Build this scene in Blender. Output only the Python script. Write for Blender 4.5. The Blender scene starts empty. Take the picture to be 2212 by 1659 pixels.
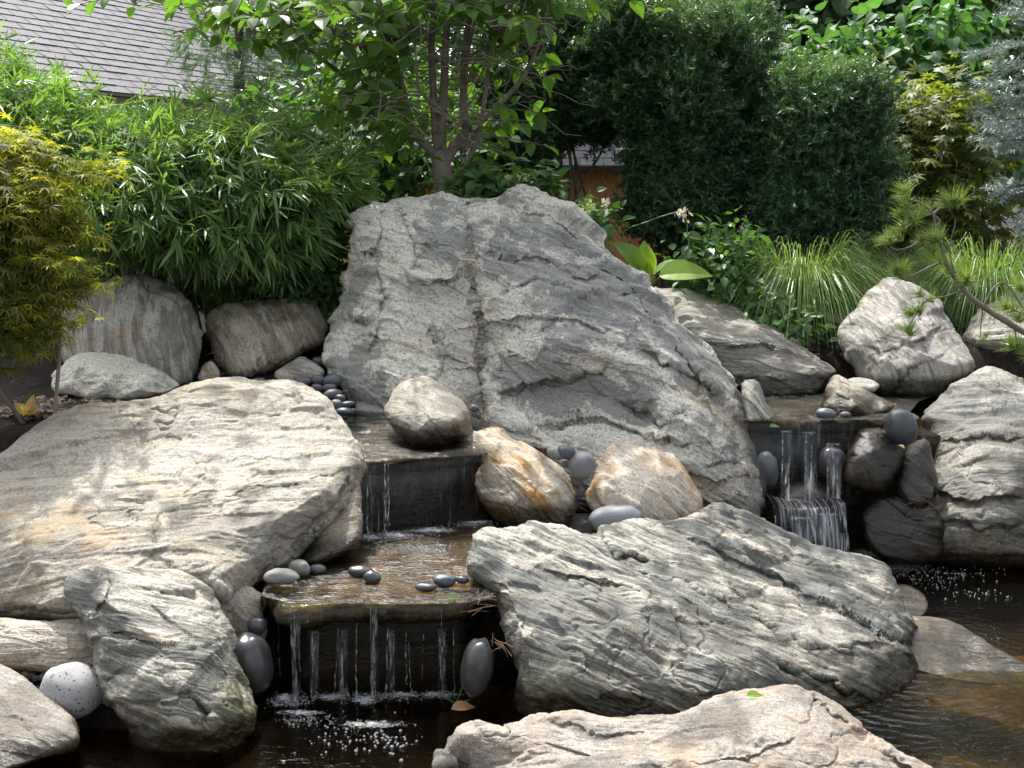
import bpy, math, random
import numpy as np
from mathutils import Vector
from mathutils.geometry import delaunay_2d_cdt

random.seed(5)
rng = np.random.default_rng(5)
scene = bpy.context.scene
COL = scene.collection
R = math.radians

# ------------------------------------------------------------------ camera, sky, sun, exposure
CAM_H, PITCH, FP = 1.70, R(8.5), 2670.0          # eye height, tilt down, focal length in picture units (2212 wide)
cam = bpy.data.cameras.new('camera'); cam_ob = bpy.data.objects.new('camera', cam); COL.objects.link(cam_ob)
cam_ob.location = (0, 0, CAM_H); cam_ob.rotation_euler = (R(90) - PITCH, 0, 0)
cam.sensor_width = 36.0; cam.lens = 36.0 * FP / 2212.0
cam.clip_start = 0.05; cam.clip_end = 500
scene.camera = cam_ob
SUN_EL, SUN_AZ = R(61), R(-20)                    # azimuth from +Y (away from the viewer), negative = left
world = bpy.data.worlds.new('World'); scene.world = world; world.use_nodes = True
wn = world.node_tree; wn.nodes.clear()
sky = wn.nodes.new('ShaderNodeTexSky'); sky.sky_type = 'NISHITA'; sky.sun_disc = False
sky.sun_elevation = SUN_EL; sky.sun_rotation = SUN_AZ
bg = wn.nodes.new('ShaderNodeBackground'); bg.inputs[1].default_value = 0.15
wo = wn.nodes.new('ShaderNodeOutputWorld')
sky.dust_density = 4.0; sky.ozone_density = .6
bw = wn.nodes.new('ShaderNodeRGBToBW'); mx = wn.nodes.new('ShaderNodeMix'); mx.data_type = 'RGBA'; mx.inputs[0].default_value = .76   # thin bright cloud whitens the blue
wn.links.new(sky.outputs[0], bw.inputs[0]); wn.links.new(sky.outputs[0], mx.inputs[6]); wn.links.new(bw.outputs[0], mx.inputs[7]); wn.links.new(mx.outputs[2], bg.inputs[0]); wn.links.new(bg.outputs[0], wo.inputs[0])
sun = bpy.data.lights.new('sun', 'SUN'); sun.energy = 2.05; sun.angle = R(0.5); sun.color = (1.0, 0.97, 0.925)
sun_ob = bpy.data.objects.new('sun', sun); COL.objects.link(sun_ob)
sd = Vector((math.sin(SUN_AZ) * math.cos(SUN_EL), math.cos(SUN_AZ) * math.cos(SUN_EL), math.sin(SUN_EL)))
sun_ob.rotation_euler = sd.to_track_quat('Z', 'Y').to_euler(); sun_ob.location = sd * 30
scene.view_settings.view_transform = 'Standard'; scene.view_settings.look = 'None'
scene.view_settings.gamma = 1.0; scene.view_settings.exposure = 1.84
scene.cycles.max_bounces = 7; scene.cycles.transparent_max_bounces = 12
scene.cycles.transmission_bounces = 4; scene.cycles.glossy_bounces = 3; scene.cycles.diffuse_bounces = 3
scene.cycles.caustics_reflective = False; scene.cycles.caustics_refractive = False
scene.cycles.sample_clamp_indirect = 6

# ------------------------------------------------------------------ small tools
cp, sp = math.cos(PITCH), math.sin(PITCH)
def at(u, v, d):
    """point on the ray of picture position (u, v) at world distance y = d; arrays allowed"""
    cx = (np.asarray(u, float) - 1106.0) / FP; cy = (829.5 - np.asarray(v, float)) / FP
    dy = cp + cy * sp; dz = -sp + cy * cp
    t = d / dy
    return np.stack([cx * t, np.broadcast_to(np.asarray(d, float), t.shape), CAM_H + dz * t], -1)
def dist_on(v, z):
    """distance y where picture row v meets height z"""
    cy = (829.5 - v) / FP
    return (z - CAM_H) * (cp + cy * sp) / (-sp + cy * cp)
def on(u, v, z):
    return at(u, v, dist_on(v, z))

_perm = np.concatenate([rng.permutation(256)] * 3)
_grad = rng.normal(size=(256, 3)); _grad /= np.linalg.norm(_grad, axis=1)[:, None]
def pnoise(p):
    i = np.floor(p).astype(np.int64); f = p - i; i &= 255
    w = f * f * f * (f * (f * 6 - 15) + 10); out = 0
    for a in (0, 1):
        wa = w[:, 0] if a else 1 - w[:, 0]
        for b in (0, 1):
            wb = w[:, 1] if b else 1 - w[:, 1]
            for c in (0, 1):
                wc = w[:, 2] if c else 1 - w[:, 2]
                h = _perm[_perm[_perm[(i[:, 0] + a)] + i[:, 1] + b] + i[:, 2] + c] & 255
                out = out + wa * wb * wc * (_grad[h] * (f - (a, b, c))).sum(1)
    return out * 1.5
def fbm(p, o=4, gain=.5):
    s = 0; a = 1.0
    for k in range(o):
        s = s + a * pnoise(p * 2.03 ** k + 17.3 * k); a *= gain
    return s
def ss(a, b, x):
    t = np.clip((x - a) / (b - a), 0, 1); return t * t * (3 - 2 * t)

def tag(o, label=None, cat=None, group=None, kind=None):
    if label: o['label'] = label
    if cat: o['category'] = cat
    if group: o['group'] = group
    if kind: o['kind'] = kind
    return o
def empty(name, loc):
    o = bpy.data.objects.new(name, None); COL.objects.link(o); o.location = loc; o.empty_display_size = .1
    return o
def mesh(name, V, F, mat, parent=None, origin=None, smooth=False, attrs=None):
    """one mesh object out of arrays; V in world coordinates, F (n,k) or a list of such arrays"""
    V = np.asarray(V, np.float64)
    Fs = F if isinstance(F, list) else [F]
    Fs = [np.asarray(f, np.int32) for f in Fs if len(f)]
    if origin is None:
        origin = np.array(parent.location) if parent is not None else np.array([V[:, 0].mean(), V[:, 1].mean(), V[:, 2].min()])
    origin = np.asarray(origin, float)
    me = bpy.data.meshes.new(name)
    me.vertices.add(len(V)); me.vertices.foreach_set('co', (V - origin).astype(np.float32).ravel())
    loops = np.concatenate([f.ravel() for f in Fs]); sizes = np.concatenate([np.full(len(f), f.shape[1], np.int32) for f in Fs])
    starts = np.concatenate([[0], np.cumsum(sizes)[:-1]]).astype(np.int32)
    me.loops.add(len(loops)); me.loops.foreach_set('vertex_index', loops)
    me.polygons.add(len(sizes)); me.polygons.foreach_set('loop_start', starts)
    me.polygons.foreach_set('use_smooth', np.full(len(sizes), bool(smooth)))
    for k, a in (attrs or {}).items():
        a = np.asarray(a, np.float32)
        if a.ndim == 2:
            me.attributes.new(k, 'FLOAT_VECTOR', 'POINT').data.foreach_set('vector', a.ravel())
        else:
            me.attributes.new(k, 'FLOAT', 'POINT').data.foreach_set('value', a)
    me.update(); me.validate()
    me.materials.append(mat)
    o = bpy.data.objects.new(name, me); COL.objects.link(o)
    if parent is not None:
        o.parent = parent
        o.location = Vector(origin) - parent.location
    else:
        o.location = origin
    return o
class MB:
    """collects pieces for one mesh"""
    def __init__(s): s.v = []; s.f = {}; s.n = 0
    def add(s, V, F):
        V = np.asarray(V, float); F = np.asarray(F, int)
        s.v.append(V); s.f.setdefault(F.shape[1], []).append(F + s.n); s.n += len(V); return s
    def build(s, name, mat, parent=None, smooth=False, origin=None, attrs=None):
        if not s.v: return None
        return mesh(name, np.concatenate(s.v), [np.concatenate(f) for f in s.f.values()], mat, parent, origin, smooth, attrs)
def unit(a):
    return a / np.maximum(np.linalg.norm(a, axis=-1, keepdims=True), 1e-9)
def tube(P, r, n=6):
    P = np.asarray(P, float); k = len(P); r = np.broadcast_to(np.asarray(r, float), (k,))
    T = unit(np.gradient(P, axis=0)); ref = np.array([.31, .9, .3]); ref = ref if abs((T[0] * ref).sum()) < .9 else np.array([1., 0, 0])
    A = unit(np.cross(T, ref)); B = np.cross(T, A)
    a = np.arange(n) * 2 * np.pi / n
    V = (P[:, None] + r[:, None, None] * (np.cos(a)[None, :, None] * A[:, None] + np.sin(a)[None, :, None] * B[:, None])).reshape(-1, 3)
    i = np.arange(k - 1)[:, None] * n; j = np.arange(n)[None]; j2 = (j + 1) % n
    F = np.stack([i + j, i + j2, i + n + j2, i + n + j], -1).reshape(-1, 4)
    return V, F
def smooth_line(P, k=6):
    """Catmull-Rom through points"""
    P = np.asarray(P, float); Q = np.vstack([2 * P[0] - P[1], P, 2 * P[-1] - P[-2]]); out = []
    for i in range(1, len(Q) - 2):
        for t in np.linspace(0, 1, k, endpoint=False):
            a, b, c, d = Q[i - 1:i + 3]
            out.append(.5 * (2 * b + (c - a) * t + (2 * a - 5 * b + 4 * c - d) * t * t + (3 * b - 3 * c + d - a) * t ** 3))
    out.append(P[-1]); return np.array(out)
def box(c, s, rz=0):
    x, y, z = np.array(s) / 2
    V = np.array([(a, b, d) for a in (-x, x) for b in (-y, y) for d in (-z, z)])
    ca, sa = math.cos(rz), math.sin(rz); V = V @ np.array([[ca, sa, 0], [-sa, ca, 0], [0, 0, 1]]) + np.array(c)
    return V, np.array([(0, 1, 3, 2), (4, 6, 7, 5), (0, 4, 5, 1), (2, 3, 7, 6), (0, 2, 6, 4), (1, 5, 7, 3)])

# ------------------------------------------------------------------ materials
class NT:
    def __init__(s, name):
        s.m = bpy.data.materials.new(name); s.m.use_nodes = True; s.t = s.m.node_tree; s.t.nodes.clear()
    def n(s, typ, ins=None, **props):
        o = s.t.nodes.new('ShaderNode' + typ)
        for k, v in props.items(): setattr(o, k, v)
        for k, v in (ins or {}).items():
            if isinstance(v, bpy.types.NodeSocket): s.t.links.new(v, o.inputs[k])
            else:
                if isinstance(v, tuple) and len(v) == 3 and o.inputs[k].type == 'RGBA': v = v + (1,)
                o.inputs[k].default_value = v
        return o
    def math(s, op, a, b=0.0, clamp=False):
        return s.n('Math', {0: a, 1: b}, operation=op, use_clamp=clamp).outputs[0]
    def mix(s, f, a, b, mode='MIX'):
        o = s.n('Mix', data_type='RGBA', blend_type=mode)
        for i, v in ((0, f), (6, a), (7, b)):
            if isinstance(v, bpy.types.NodeSocket): s.t.links.new(v, o.inputs[i])
            else: o.inputs[i].default_value = v if i == 0 else (tuple(v) + (1,))[:4]
        return o.outputs[2]
    def ramp(s, f, stops, interp='LINEAR'):
        o = s.n('ValToRGB', {0: f}); e = o.color_ramp; e.interpolation = interp
        while len(e.elements) < len(stops): e.elements.new(.5)
        for q, (p, c) in zip(e.elements, stops):
            q.position = p; q.color = (c, c, c, 1) if isinstance(c, (int, float)) else tuple(c) + (1,)
        return o.outputs[0]
    def noise(s, vec, scale, detail=4, rough=.55, dist=0.0):
        return s.n('TexNoise', {'Vector': vec, 'Scale': scale, 'Detail': detail, 'Roughness': rough, 'Distortion': dist}).outputs[0]
    def out(s, sh):
        s.n('OutputMaterial', {0: sh}); return s.m

def rock_mat(name, dark, mid, light, rust=(.21, .14, .065), band=1.0, freq=22, grain=.5, rustamt=.35, patch=.5, wet=0.0, gray=(.17, .18, .19), bias=0.0):
    T = NT(name)
    pos = T.n('NewGeometry').outputs['Position']
    fol = T.n('Attribute', attribute_name='fol').outputs['Vector']
    A = lambda k: T.n('Attribute', attribute_name=k).outputs['Fac']
    n0 = T.n('TexNoise', {'Vector': pos, 'Scale': 2.0, 'Detail': 2.0, 'Roughness': .45})
    wv = T.n('VectorMath', {0: n0.outputs[1], 1: (.5, .5, .5)}, operation='SUBTRACT').outputs[0]
    wv = T.n('VectorMath', {0: wv, 'Scale': .13}, operation='SCALE').outputs[0]
    f2 = T.n('VectorMath', {0: fol, 1: wv}, operation='ADD').outputs[0]
    m1 = T.n('VectorMath', {0: f2, 1: (.06 * freq, .2 * freq, freq)}, operation='MULTIPLY').outputs[0]
    b1 = T.noise(m1, 1.0, 5, .6)
    m2 = T.n('VectorMath', {0: f2, 1: (.16 * freq, .5 * freq, 5.5 * freq)}, operation='MULTIPLY').outputs[0]
    b2 = T.noise(m2, 1.0, 4, .65)
    big = T.noise(pos, 3.0, 7, .66, .5)
    g1 = T.noise(pos, 70, 5, .78)
    g2 = T.noise(pos, 240, 2, .7)
    sub = lambda x, k: T.math('MULTIPLY', T.math('SUBTRACT', x, .5), k)
    pale = A('pale'); skin = A('skin')
    # two rock phases with a ragged border: pale granular quartz layers and smooth dark schist
    ph = T.math('ADD', sub(b1, 1.5 * band), T.math('ADD', sub(big, 1.5 * patch), sub(g1, .16)))
    ph = T.math('ADD', ph, T.math('ADD', T.math('MULTIPLY', pale, .30), T.math('MULTIPLY', skin, -.25)))
    pm = T.ramp(T.math('ADD', ph, .5 + bias), [(.42, 0), (.49, .5), (.55, 1)])
    gr = T.math('ADD', sub(g1, 2.3), sub(g2, 2.6))
    pcol = T.ramp(T.math('ADD', T.math('ADD', T.math('MULTIPLY', gr, .75 * grain), sub(b2, .75 * band)), .56), [(.16, dark), (.36, mid), (.62, light), (.9, tuple(min(.8, c * 1.22) for c in light))])
    sk = T.mix(T.math('MULTIPLY', skin, .8, True), tuple(.6 * a + .4 * b for a, b in zip(dark, mid)), gray)
    dcol = T.mix(T.ramp(T.math('ADD', T.math('MULTIPLY', gr, .45 * grain), T.math('ADD', sub(b2, .9 * band), .5)), [(.22, 0), (.80, 1)]), tuple(c * .72 for c in dark), tuple(c * 1.6 for c in mid))
    dcol = T.mix(.55, dcol, T.mix(1.0, sk, T.ramp(T.math('ADD', T.math('MULTIPLY', gr, .6), .5), [(.1, .6), (.9, 1.6)]), 'MULTIPLY'))
    col = T.mix(pm, dcol, pcol)
    # thin continuous white veins and dark partings along the layers
    vein = T.ramp(T.math('ABSOLUTE', T.math('SUBTRACT', b2, .56)), [(.006, 1), (.03, 0)])
    vein = T.math('MULTIPLY', vein, T.ramp(T.noise(m1, .6, 3), [(.45, 0), (.6, .85 * min(1, band))]))
    col = T.mix(vein, col, light)
    part = T.math('MULTIPLY', T.ramp(b2, [(.27, 1), (.36, 0)]), .75 * min(1, band))
    col = T.mix(part, col, tuple(c * .45 for c in dark))
    # rust and lichen stains
    rn = T.noise(m1, .45, 5, .65)
    rr = T.ramp(T.math('ADD', T.math('MULTIPLY', rn, .6), T.math('MULTIPLY', T.noise(pos, 7, 5, .6), .55)), [(.52, 0), (.70, 1)])
    rf = T.math('MULTIPLY', rr, T.math('ADD', rustamt, A('rust')), True)
    col = T.mix(rf, col, T.mix(g1, rust, tuple(min(1, c * 1.9) for c in rust)))
    mo = T.math('MULTIPLY', A('moss'), T.ramp(T.noise(pos, 30, 5, .7), [(.38, 0), (.62, 1)]), True)
    col = T.mix(mo, col, (.060, .062, .018))
    # dark mica specks
    sp_ = T.ramp(T.noise(pos, 170, 3, .75), [(.30, .35), (.40, 1)])
    col = T.mix(.8 * min(1, grain * 1.5), col, T.mix(1.0, col, sp_, 'MULTIPLY'))
    # water-darkened stone
    w = T.math('ADD', A('wet'), wet, True)
    w = T.ramp(T.math('ADD', w, T.math('MULTIPLY', T.math('SUBTRACT', T.noise(pos, 14, 4), .5), .5)), [(.3, 0), (.7, 1)]) if wet < 1 else 1.0
    col = T.mix(w, col, T.mix(1.0, col, (.25, .23, .20), 'MULTIPLY'))
    rough = T.math('SUBTRACT', T.math('ADD', .62, T.math('MULTIPLY', g1, .3)), T.math('MULTIPLY', w, .58))
    h = T.math('ADD', T.math('MULTIPLY', pm, .25), T.math('MULTIPLY', b2, .9 * band))
    h = T.math('ADD', h, T.math('ADD', T.math('MULTIPLY', g1, .5), T.math('MULTIPLY', g2, .25)))
    bp = T.n('Bump', {'Height': h, 'Strength': .75, 'Distance': .007})
    b = T.n('BsdfPrincipled', {'Base Color': col, 'Roughness': rough, 'Normal': bp.outputs[0], 'Specular IOR Level': .45})
    return T.out(b.outputs[0])

def leaf_mat(name, c1, c2, trans=.38, rough=.42, tip=None, spec=.5, var=.35):
    T = NT(name)
    isl = T.n('NewGeometry').outputs['Random Per Island']
    pos = T.n('NewGeometry').outputs['Position']
    f = T.math('ADD', T.math('MULTIPLY', isl, .75), T.math('MULTIPLY', T.noise(pos, 2.5, 2), .4), True)
    col = T.mix(f, c1, c2)
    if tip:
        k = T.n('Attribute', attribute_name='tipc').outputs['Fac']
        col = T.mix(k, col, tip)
    v = T.math('ADD', 1 - var / 2, T.math('MULTIPLY', T.n('TexWhiteNoise', {'W': isl}, noise_dimensions='1D').outputs[0], var))
    col = T.n('HueSaturation', {'Color': col, 'Value': v}).outputs[0]
    b = T.n('BsdfPrincipled', {'Base Color': col, 'Roughness': rough, 'Specular IOR Level': spec})
    tc = T.mix(1.0, col, (1.55, 1.6, .55), 'MULTIPLY')
    tr = T.n('BsdfTranslucent', {'Color': tc})
    return T.out(T.n('MixShader', {0: trans, 1: b.outputs[0], 2: tr.outputs[0]}).outputs[0])

def plain_mat(name, c1, c2, scale=20, rough=.8, bump=.3, stretch=(1, 1, 1), metal=0.0, dist=.004, spec=.5):
    T = NT(name)
    pos = T.n('NewGeometry').outputs['Position']
    p = T.n('VectorMath', {0: pos, 1: stretch}, operation='MULTIPLY').outputs[0]
    n = T.noise(p, scale, 6, .65)
    col = T.mix(T.ramp(n, [(.32, 0), (.68, 1)]), c1, c2)
    bp = T.n('Bump', {'Height': n, 'Strength': bump, 'Distance': dist})
    b = T.n('BsdfPrincipled', {'Base Color': col, 'Roughness': rough, 'Normal': bp.outputs[0], 'Metallic': metal, 'Specular IOR Level': spec})
    return T.out(b.outputs[0])

def pebble_mat(name, c1, c2, rough=.55, speck=0.0, wet=0.0):
    T = NT(name)
    pos = T.n('TexCoord').outputs['Object']
    rnd = T.n('ObjectInfo').outputs['Random']
    n = T.noise(pos, 22, 5, .6); g = T.noise(pos, 260, 3, .7)
    col = T.mix(T.math('ADD', T.math('MULTIPLY', n, .6), T.math('MULTIPLY', rnd, .5), True), c1, c2)
    col = T.mix(.45, col, T.mix(1.0, col, T.ramp(g, [(.3, .45), (.7, 1.6)]), 'MULTIPLY'))
    if speck:
        s = T.ramp(T.noise(pos, 95, 2, .5), [(.33, .15), (.38, 1)])
        col = T.mix(1.0, col, s, 'MULTIPLY')
    bp = T.n('Bump', {'Height': T.math('ADD', g, n), 'Strength': .25, 'Distance': .003})
    b = T.n('BsdfPrincipled', {'Base Color': col, 'Roughness': rough, 'Normal': bp.outputs[0]})
    return T.out(b.outputs[0])

def water_mat(name, tint, scale, strength, ring=None, rough=.03, stretch=(1, 1, 1), fine=1.0, patchy=False):
    T = NT(name)
    pos = T.n('NewGeometry').outputs['Position']
    p = T.n('VectorMath', {0: pos, 1: stretch}, operation='MULTIPLY').outputs[0]
    h = T.math('ADD', T.noise(p, scale, 3, .5, .6), T.math('MULTIPLY', T.noise(p, scale * 4.2, 3, .55, .4), .35 * fine))
    if ring:
        for (rx, ry, k, fall, amp) in ring:
            dv = T.n('VectorMath', {0: pos, 1: (rx, ry, 0)}, operation='SUBTRACT').outputs[0]
            dv = T.n('VectorMath', {0: dv, 1: (1, 1, 0)}, operation='MULTIPLY').outputs[0]
            d = T.math('ADD', T.n('VectorMath', {0: dv}, operation='LENGTH').outputs['Value'], T.math('MULTIPLY', T.noise(pos, 5, 2), .05))
            wv = T.math('MULTIPLY', T.math('SINE', T.math('MULTIPLY', d, k)), T.math('POWER', 2.718, T.math('MULTIPLY', d, -fall)))
            h = T.math('ADD', h, T.math('MULTIPLY', T.math('MULTIPLY', wv, T.ramp(T.noise(pos, 3.2, 3), [(.38, .1), (.62, 1)])), amp))
    st = T.math('MULTIPLY', T.ramp(T.noise(pos, 3.0, 2), [(.36, .22), (.60, 1)]), strength) if patchy else strength
    bp = T.n('Bump', {'Height': h, 'Strength': st, 'Distance': .03})
    fr = T.n('Fresnel', {'IOR': 1.33, 'Normal': bp.outputs[0]}).outputs[0]
    gl = T.n('BsdfGlossy', {'Color': (1, 1, 1), 'Roughness': rough, 'Normal': bp.outputs[0]})
    tr = T.n('BsdfTransparent', {'Color': tint})
    return T.out(T.n('MixShader', {0: fr, 1: tr.outputs[0], 2: gl.outputs[0]}).outputs[0])

def fall_mat(name, white, sx=70, sz=3, lo=.5, hi=.8, gloss=.35):
    """falling water: clear glossy film with stretched streaks of white water"""
    T = NT(name)
    fol = T.n('Attribute', attribute_name='fol').outputs['Vector']
    p = T.n('VectorMath', {0: fol, 1: (sx, 1, sz)}, operation='MULTIPLY').outputs[0]
    n = T.noise(p, 1.0, 4, .6, .5)
    m = T.math('MULTIPLY', T.ramp(n, [(lo, 0), (hi, 1)]), T.math('MULTIPLY', T.n('Attribute', attribute_name='foam').outputs['Fac'], white), True)
    bp = T.n('Bump', {'Height': n, 'Strength': .6, 'Distance': .012})
    fr = T.n('Fresnel', {'IOR': 1.33, 'Normal': bp.outputs[0]}).outputs[0]
    gl = T.n('BsdfGlossy', {'Color': (1, 1, 1), 'Roughness': .08, 'Normal': bp.outputs[0]})
    tr = T.n('BsdfTransparent', {'Color': (.8, .82, .84)})
    film = T.n('MixShader', {0: T.math('MULTIPLY', T.math('ADD', fr, T.math('MULTIPLY', n, gloss * .08)), .42, True), 1: tr.outputs[0], 2: gl.outputs[0]})
    df = T.n('BsdfPrincipled', {'Base Color': (.80, .84, .88), 'Roughness': .3, 'Normal': bp.outputs[0]})
    tl = T.n('BsdfTranslucent', {'Color': (.8, .84, .88)})
    wt = T.n('MixShader', {0: .45, 1: df.outputs[0], 2: tl.outputs[0]})
    return T.out(T.n('MixShader', {0: m, 1: film.outputs[0], 2: wt.outputs[0]}).outputs[0])

M = {}
M['grey'] = rock_mat('grey_gneiss', (.10, .10, .093), (.27, .265, .24), (.53, .505, .44), band=.5, freq=15, grain=.95, rustamt=.08, patch=2.0, bias=.10, gray=(.185, .19, .19))
M['pale'] = rock_mat('pale_gneiss', (.10, .092, .075), (.215, .197, .162), (.33, .308, .258), band=.65, freq=20, grain=.95, rustamt=.22, patch=.8, bias=.04)
M['warm'] = rock_mat('warm_gneiss', (.11, .092, .07), (.28, .24, .185), (.46, .42, .35), rust=(.25, .135, .04), band=.9, freq=24, grain=.8, rustamt=.45, patch=.9, bias=.04)
M['pink'] = rock_mat('pink_gneiss', (.086, .075, .063), (.16, .14, .118), (.265, .242, .208), rust=(.185, .135, .09), band=.5, freq=12, grain=1.0, rustamt=.42, patch=1.0, bias=.06)
M['band'] = rock_mat('banded_gneiss', (.050, .053, .047), (.145, .148, .132), (.36, .338, .28), band=1.35, freq=26, grain=.65, rustamt=.12, patch=.65, bias=-.07, gray=(.125, .13, .125))
M['stripe'] = rock_mat('striped_gneiss', (.085, .081, .072), (.195, .183, .16), (.36, .343, .305), band=1.1, freq=24, grain=.6, rustamt=.12, patch=.5, gray=(.12, .118, .105))
M['brown'] = rock_mat('brown_gneiss', (.09, .078, .06), (.25, .22, .175), (.42, .385, .315), rust=(.15, .10, .045), band=1.0, freq=20, grain=.75, rustamt=.35, patch=.8)
M['wavy'] = rock_mat('wavy_gneiss', (.055, .056, .05), (.125, .123, .107), (.28, .268, .23), band=.75, freq=16, grain=.9, rustamt=.12, patch=1.3, bias=-.06, gray=(.12, .125, .12))
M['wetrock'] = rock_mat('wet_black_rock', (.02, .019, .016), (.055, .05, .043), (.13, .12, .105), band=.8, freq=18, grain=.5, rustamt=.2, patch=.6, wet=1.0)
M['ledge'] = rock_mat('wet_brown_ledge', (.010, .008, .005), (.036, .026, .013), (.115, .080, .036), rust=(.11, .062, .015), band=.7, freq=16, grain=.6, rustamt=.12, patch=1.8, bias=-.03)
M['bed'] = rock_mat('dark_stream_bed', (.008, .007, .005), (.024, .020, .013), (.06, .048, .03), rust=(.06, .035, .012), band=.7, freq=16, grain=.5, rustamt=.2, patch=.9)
M['pebble'] = pebble_mat('dark_river_pebble', (.036, .042, .048), (.085, .092, .10), .45)
M['pebwet'] = pebble_mat('wet_river_pebble', (.025, .027, .03), (.06, .06, .062), .12)
M['pebpale'] = pebble_mat('pale_river_pebble', (.13, .13, .115), (.20, .195, .175), .6)
M['cobble'] = pebble_mat('smooth_grey_cobble', (.105, .112, .122), (.165, .17, .18), .55)
M['speck'] = pebble_mat('speckled_cobble', (.22, .22, .22), (.32, .32, .315), .6, speck=1)

# ------------------------------------------------------------------ rocks
def poly_dist(P, O):
    """distance of points P to closed outline O"""
    best = np.full(len(P), 1e9)
    for a, b in zip(O, np.roll(O, -1, 0)):
        ab = b - a; L = (ab * ab).sum()
        if L < 1e-9: continue
        t = np.clip(((P - a) @ ab) / L, 0, 1)
        q = P - a - t[:, None] * ab
        best = np.minimum(best, (q * q).sum(1))
    return np.sqrt(best)
def tri_interp(P, pts, val):
    """piecewise flat facets through scattered heights"""
    vs, _, fs, orig, _, _ = delaunay_2d_cdt([Vector((float(a), float(b))) for a, b in pts], [], [], 0, 1e-4)
    vs = np.array([(q.x, q.y) for q in vs]); vv = np.array([val[o[0]] for o in orig])
    out = np.zeros(len(P)); 
    for f in fs:
        a, b, c = vs[f[0]], vs[f[1]], vs[f[2]]
        det = (b[1] - c[1]) * (a[0] - c[0]) + (c[0] - b[0]) * (a[1] - c[1])
        if abs(det) < 1e-9: continue
        l1 = ((b[1] - c[1]) * (P[:, 0] - c[0]) + (c[0] - b[0]) * (P[:, 1] - c[1])) / det
        l2 = ((c[1] - a[1]) * (P[:, 0] - c[0]) + (a[0] - c[0]) * (P[:, 1] - c[1])) / det
        l3 = 1 - l1 - l2
        k = (l1 >= -1e-6) & (l2 >= -1e-6) & (l3 >= -1e-6)
        out[k] = l1[k] * vv[f[0]] + l2[k] * vv[f[1]] + l3[k] * vv[f[2]]
    return out
def rbf(P, pts, val):
    D = np.linalg.norm(pts[:, None] - pts[None], axis=2)
    w = np.linalg.solve(D + 1e-6 * np.eye(len(pts)), val)
    out = np.zeros(len(P))
    for q, ww in zip(pts, w): out += ww * np.linalg.norm(P - q, axis=1)
    return out
def vnormals(V, F):
    n = np.zeros_like(V)
    a, b, c, d = (V[F[:, i]] for i in range(4))
    fn = np.cross(c - a, d - b)
    for i in range(4): np.add.at(n, F[:, i], fn)
    return unit(n)

_cg = rng.normal(size=(256, 3)); _cj = rng.uniform(0, 1, (256, 3)); _co = rng.uniform(-1, 1, 256)
def facets(p, cell, tilt):
    """broken-stone facets: every cell of a jittered lattice is a little tilted plane"""
    x = p / cell; i0 = np.floor(x).astype(np.int64)
    d1 = np.full(len(p), 9e9); d2 = d1.copy(); v1 = np.zeros(len(p)); v2 = v1.copy()
    for a in (-1, 0, 1):
        for b in (-1, 0, 1):
            for c in (-1, 0, 1):
                i = i0 + (a, b, c); k = i & 255
                h = _perm[_perm[_perm[k[:, 0]] + k[:, 1]] + k[:, 2]] & 255
                r = x - i - _cj[h]; d = (r * r).sum(1); v = (r * _cg[h]).sum(1) * tilt + .25 * tilt * _co[h]
                n1 = d < d1; n2 = ~n1 & (d < d2)
                d2 = np.where(n1, d1, np.where(n2, d, d2)); v2 = np.where(n1, v1, np.where(n2, v, v2))
                d1 = np.where(n1, d, d1); v1 = np.where(n1, v, v1)
    w = .5 * (1 - ss(0, .055, np.sqrt(d2) - np.sqrt(d1)))
    return (v1 * (1 - w) + v2 * w) * cell
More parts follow.
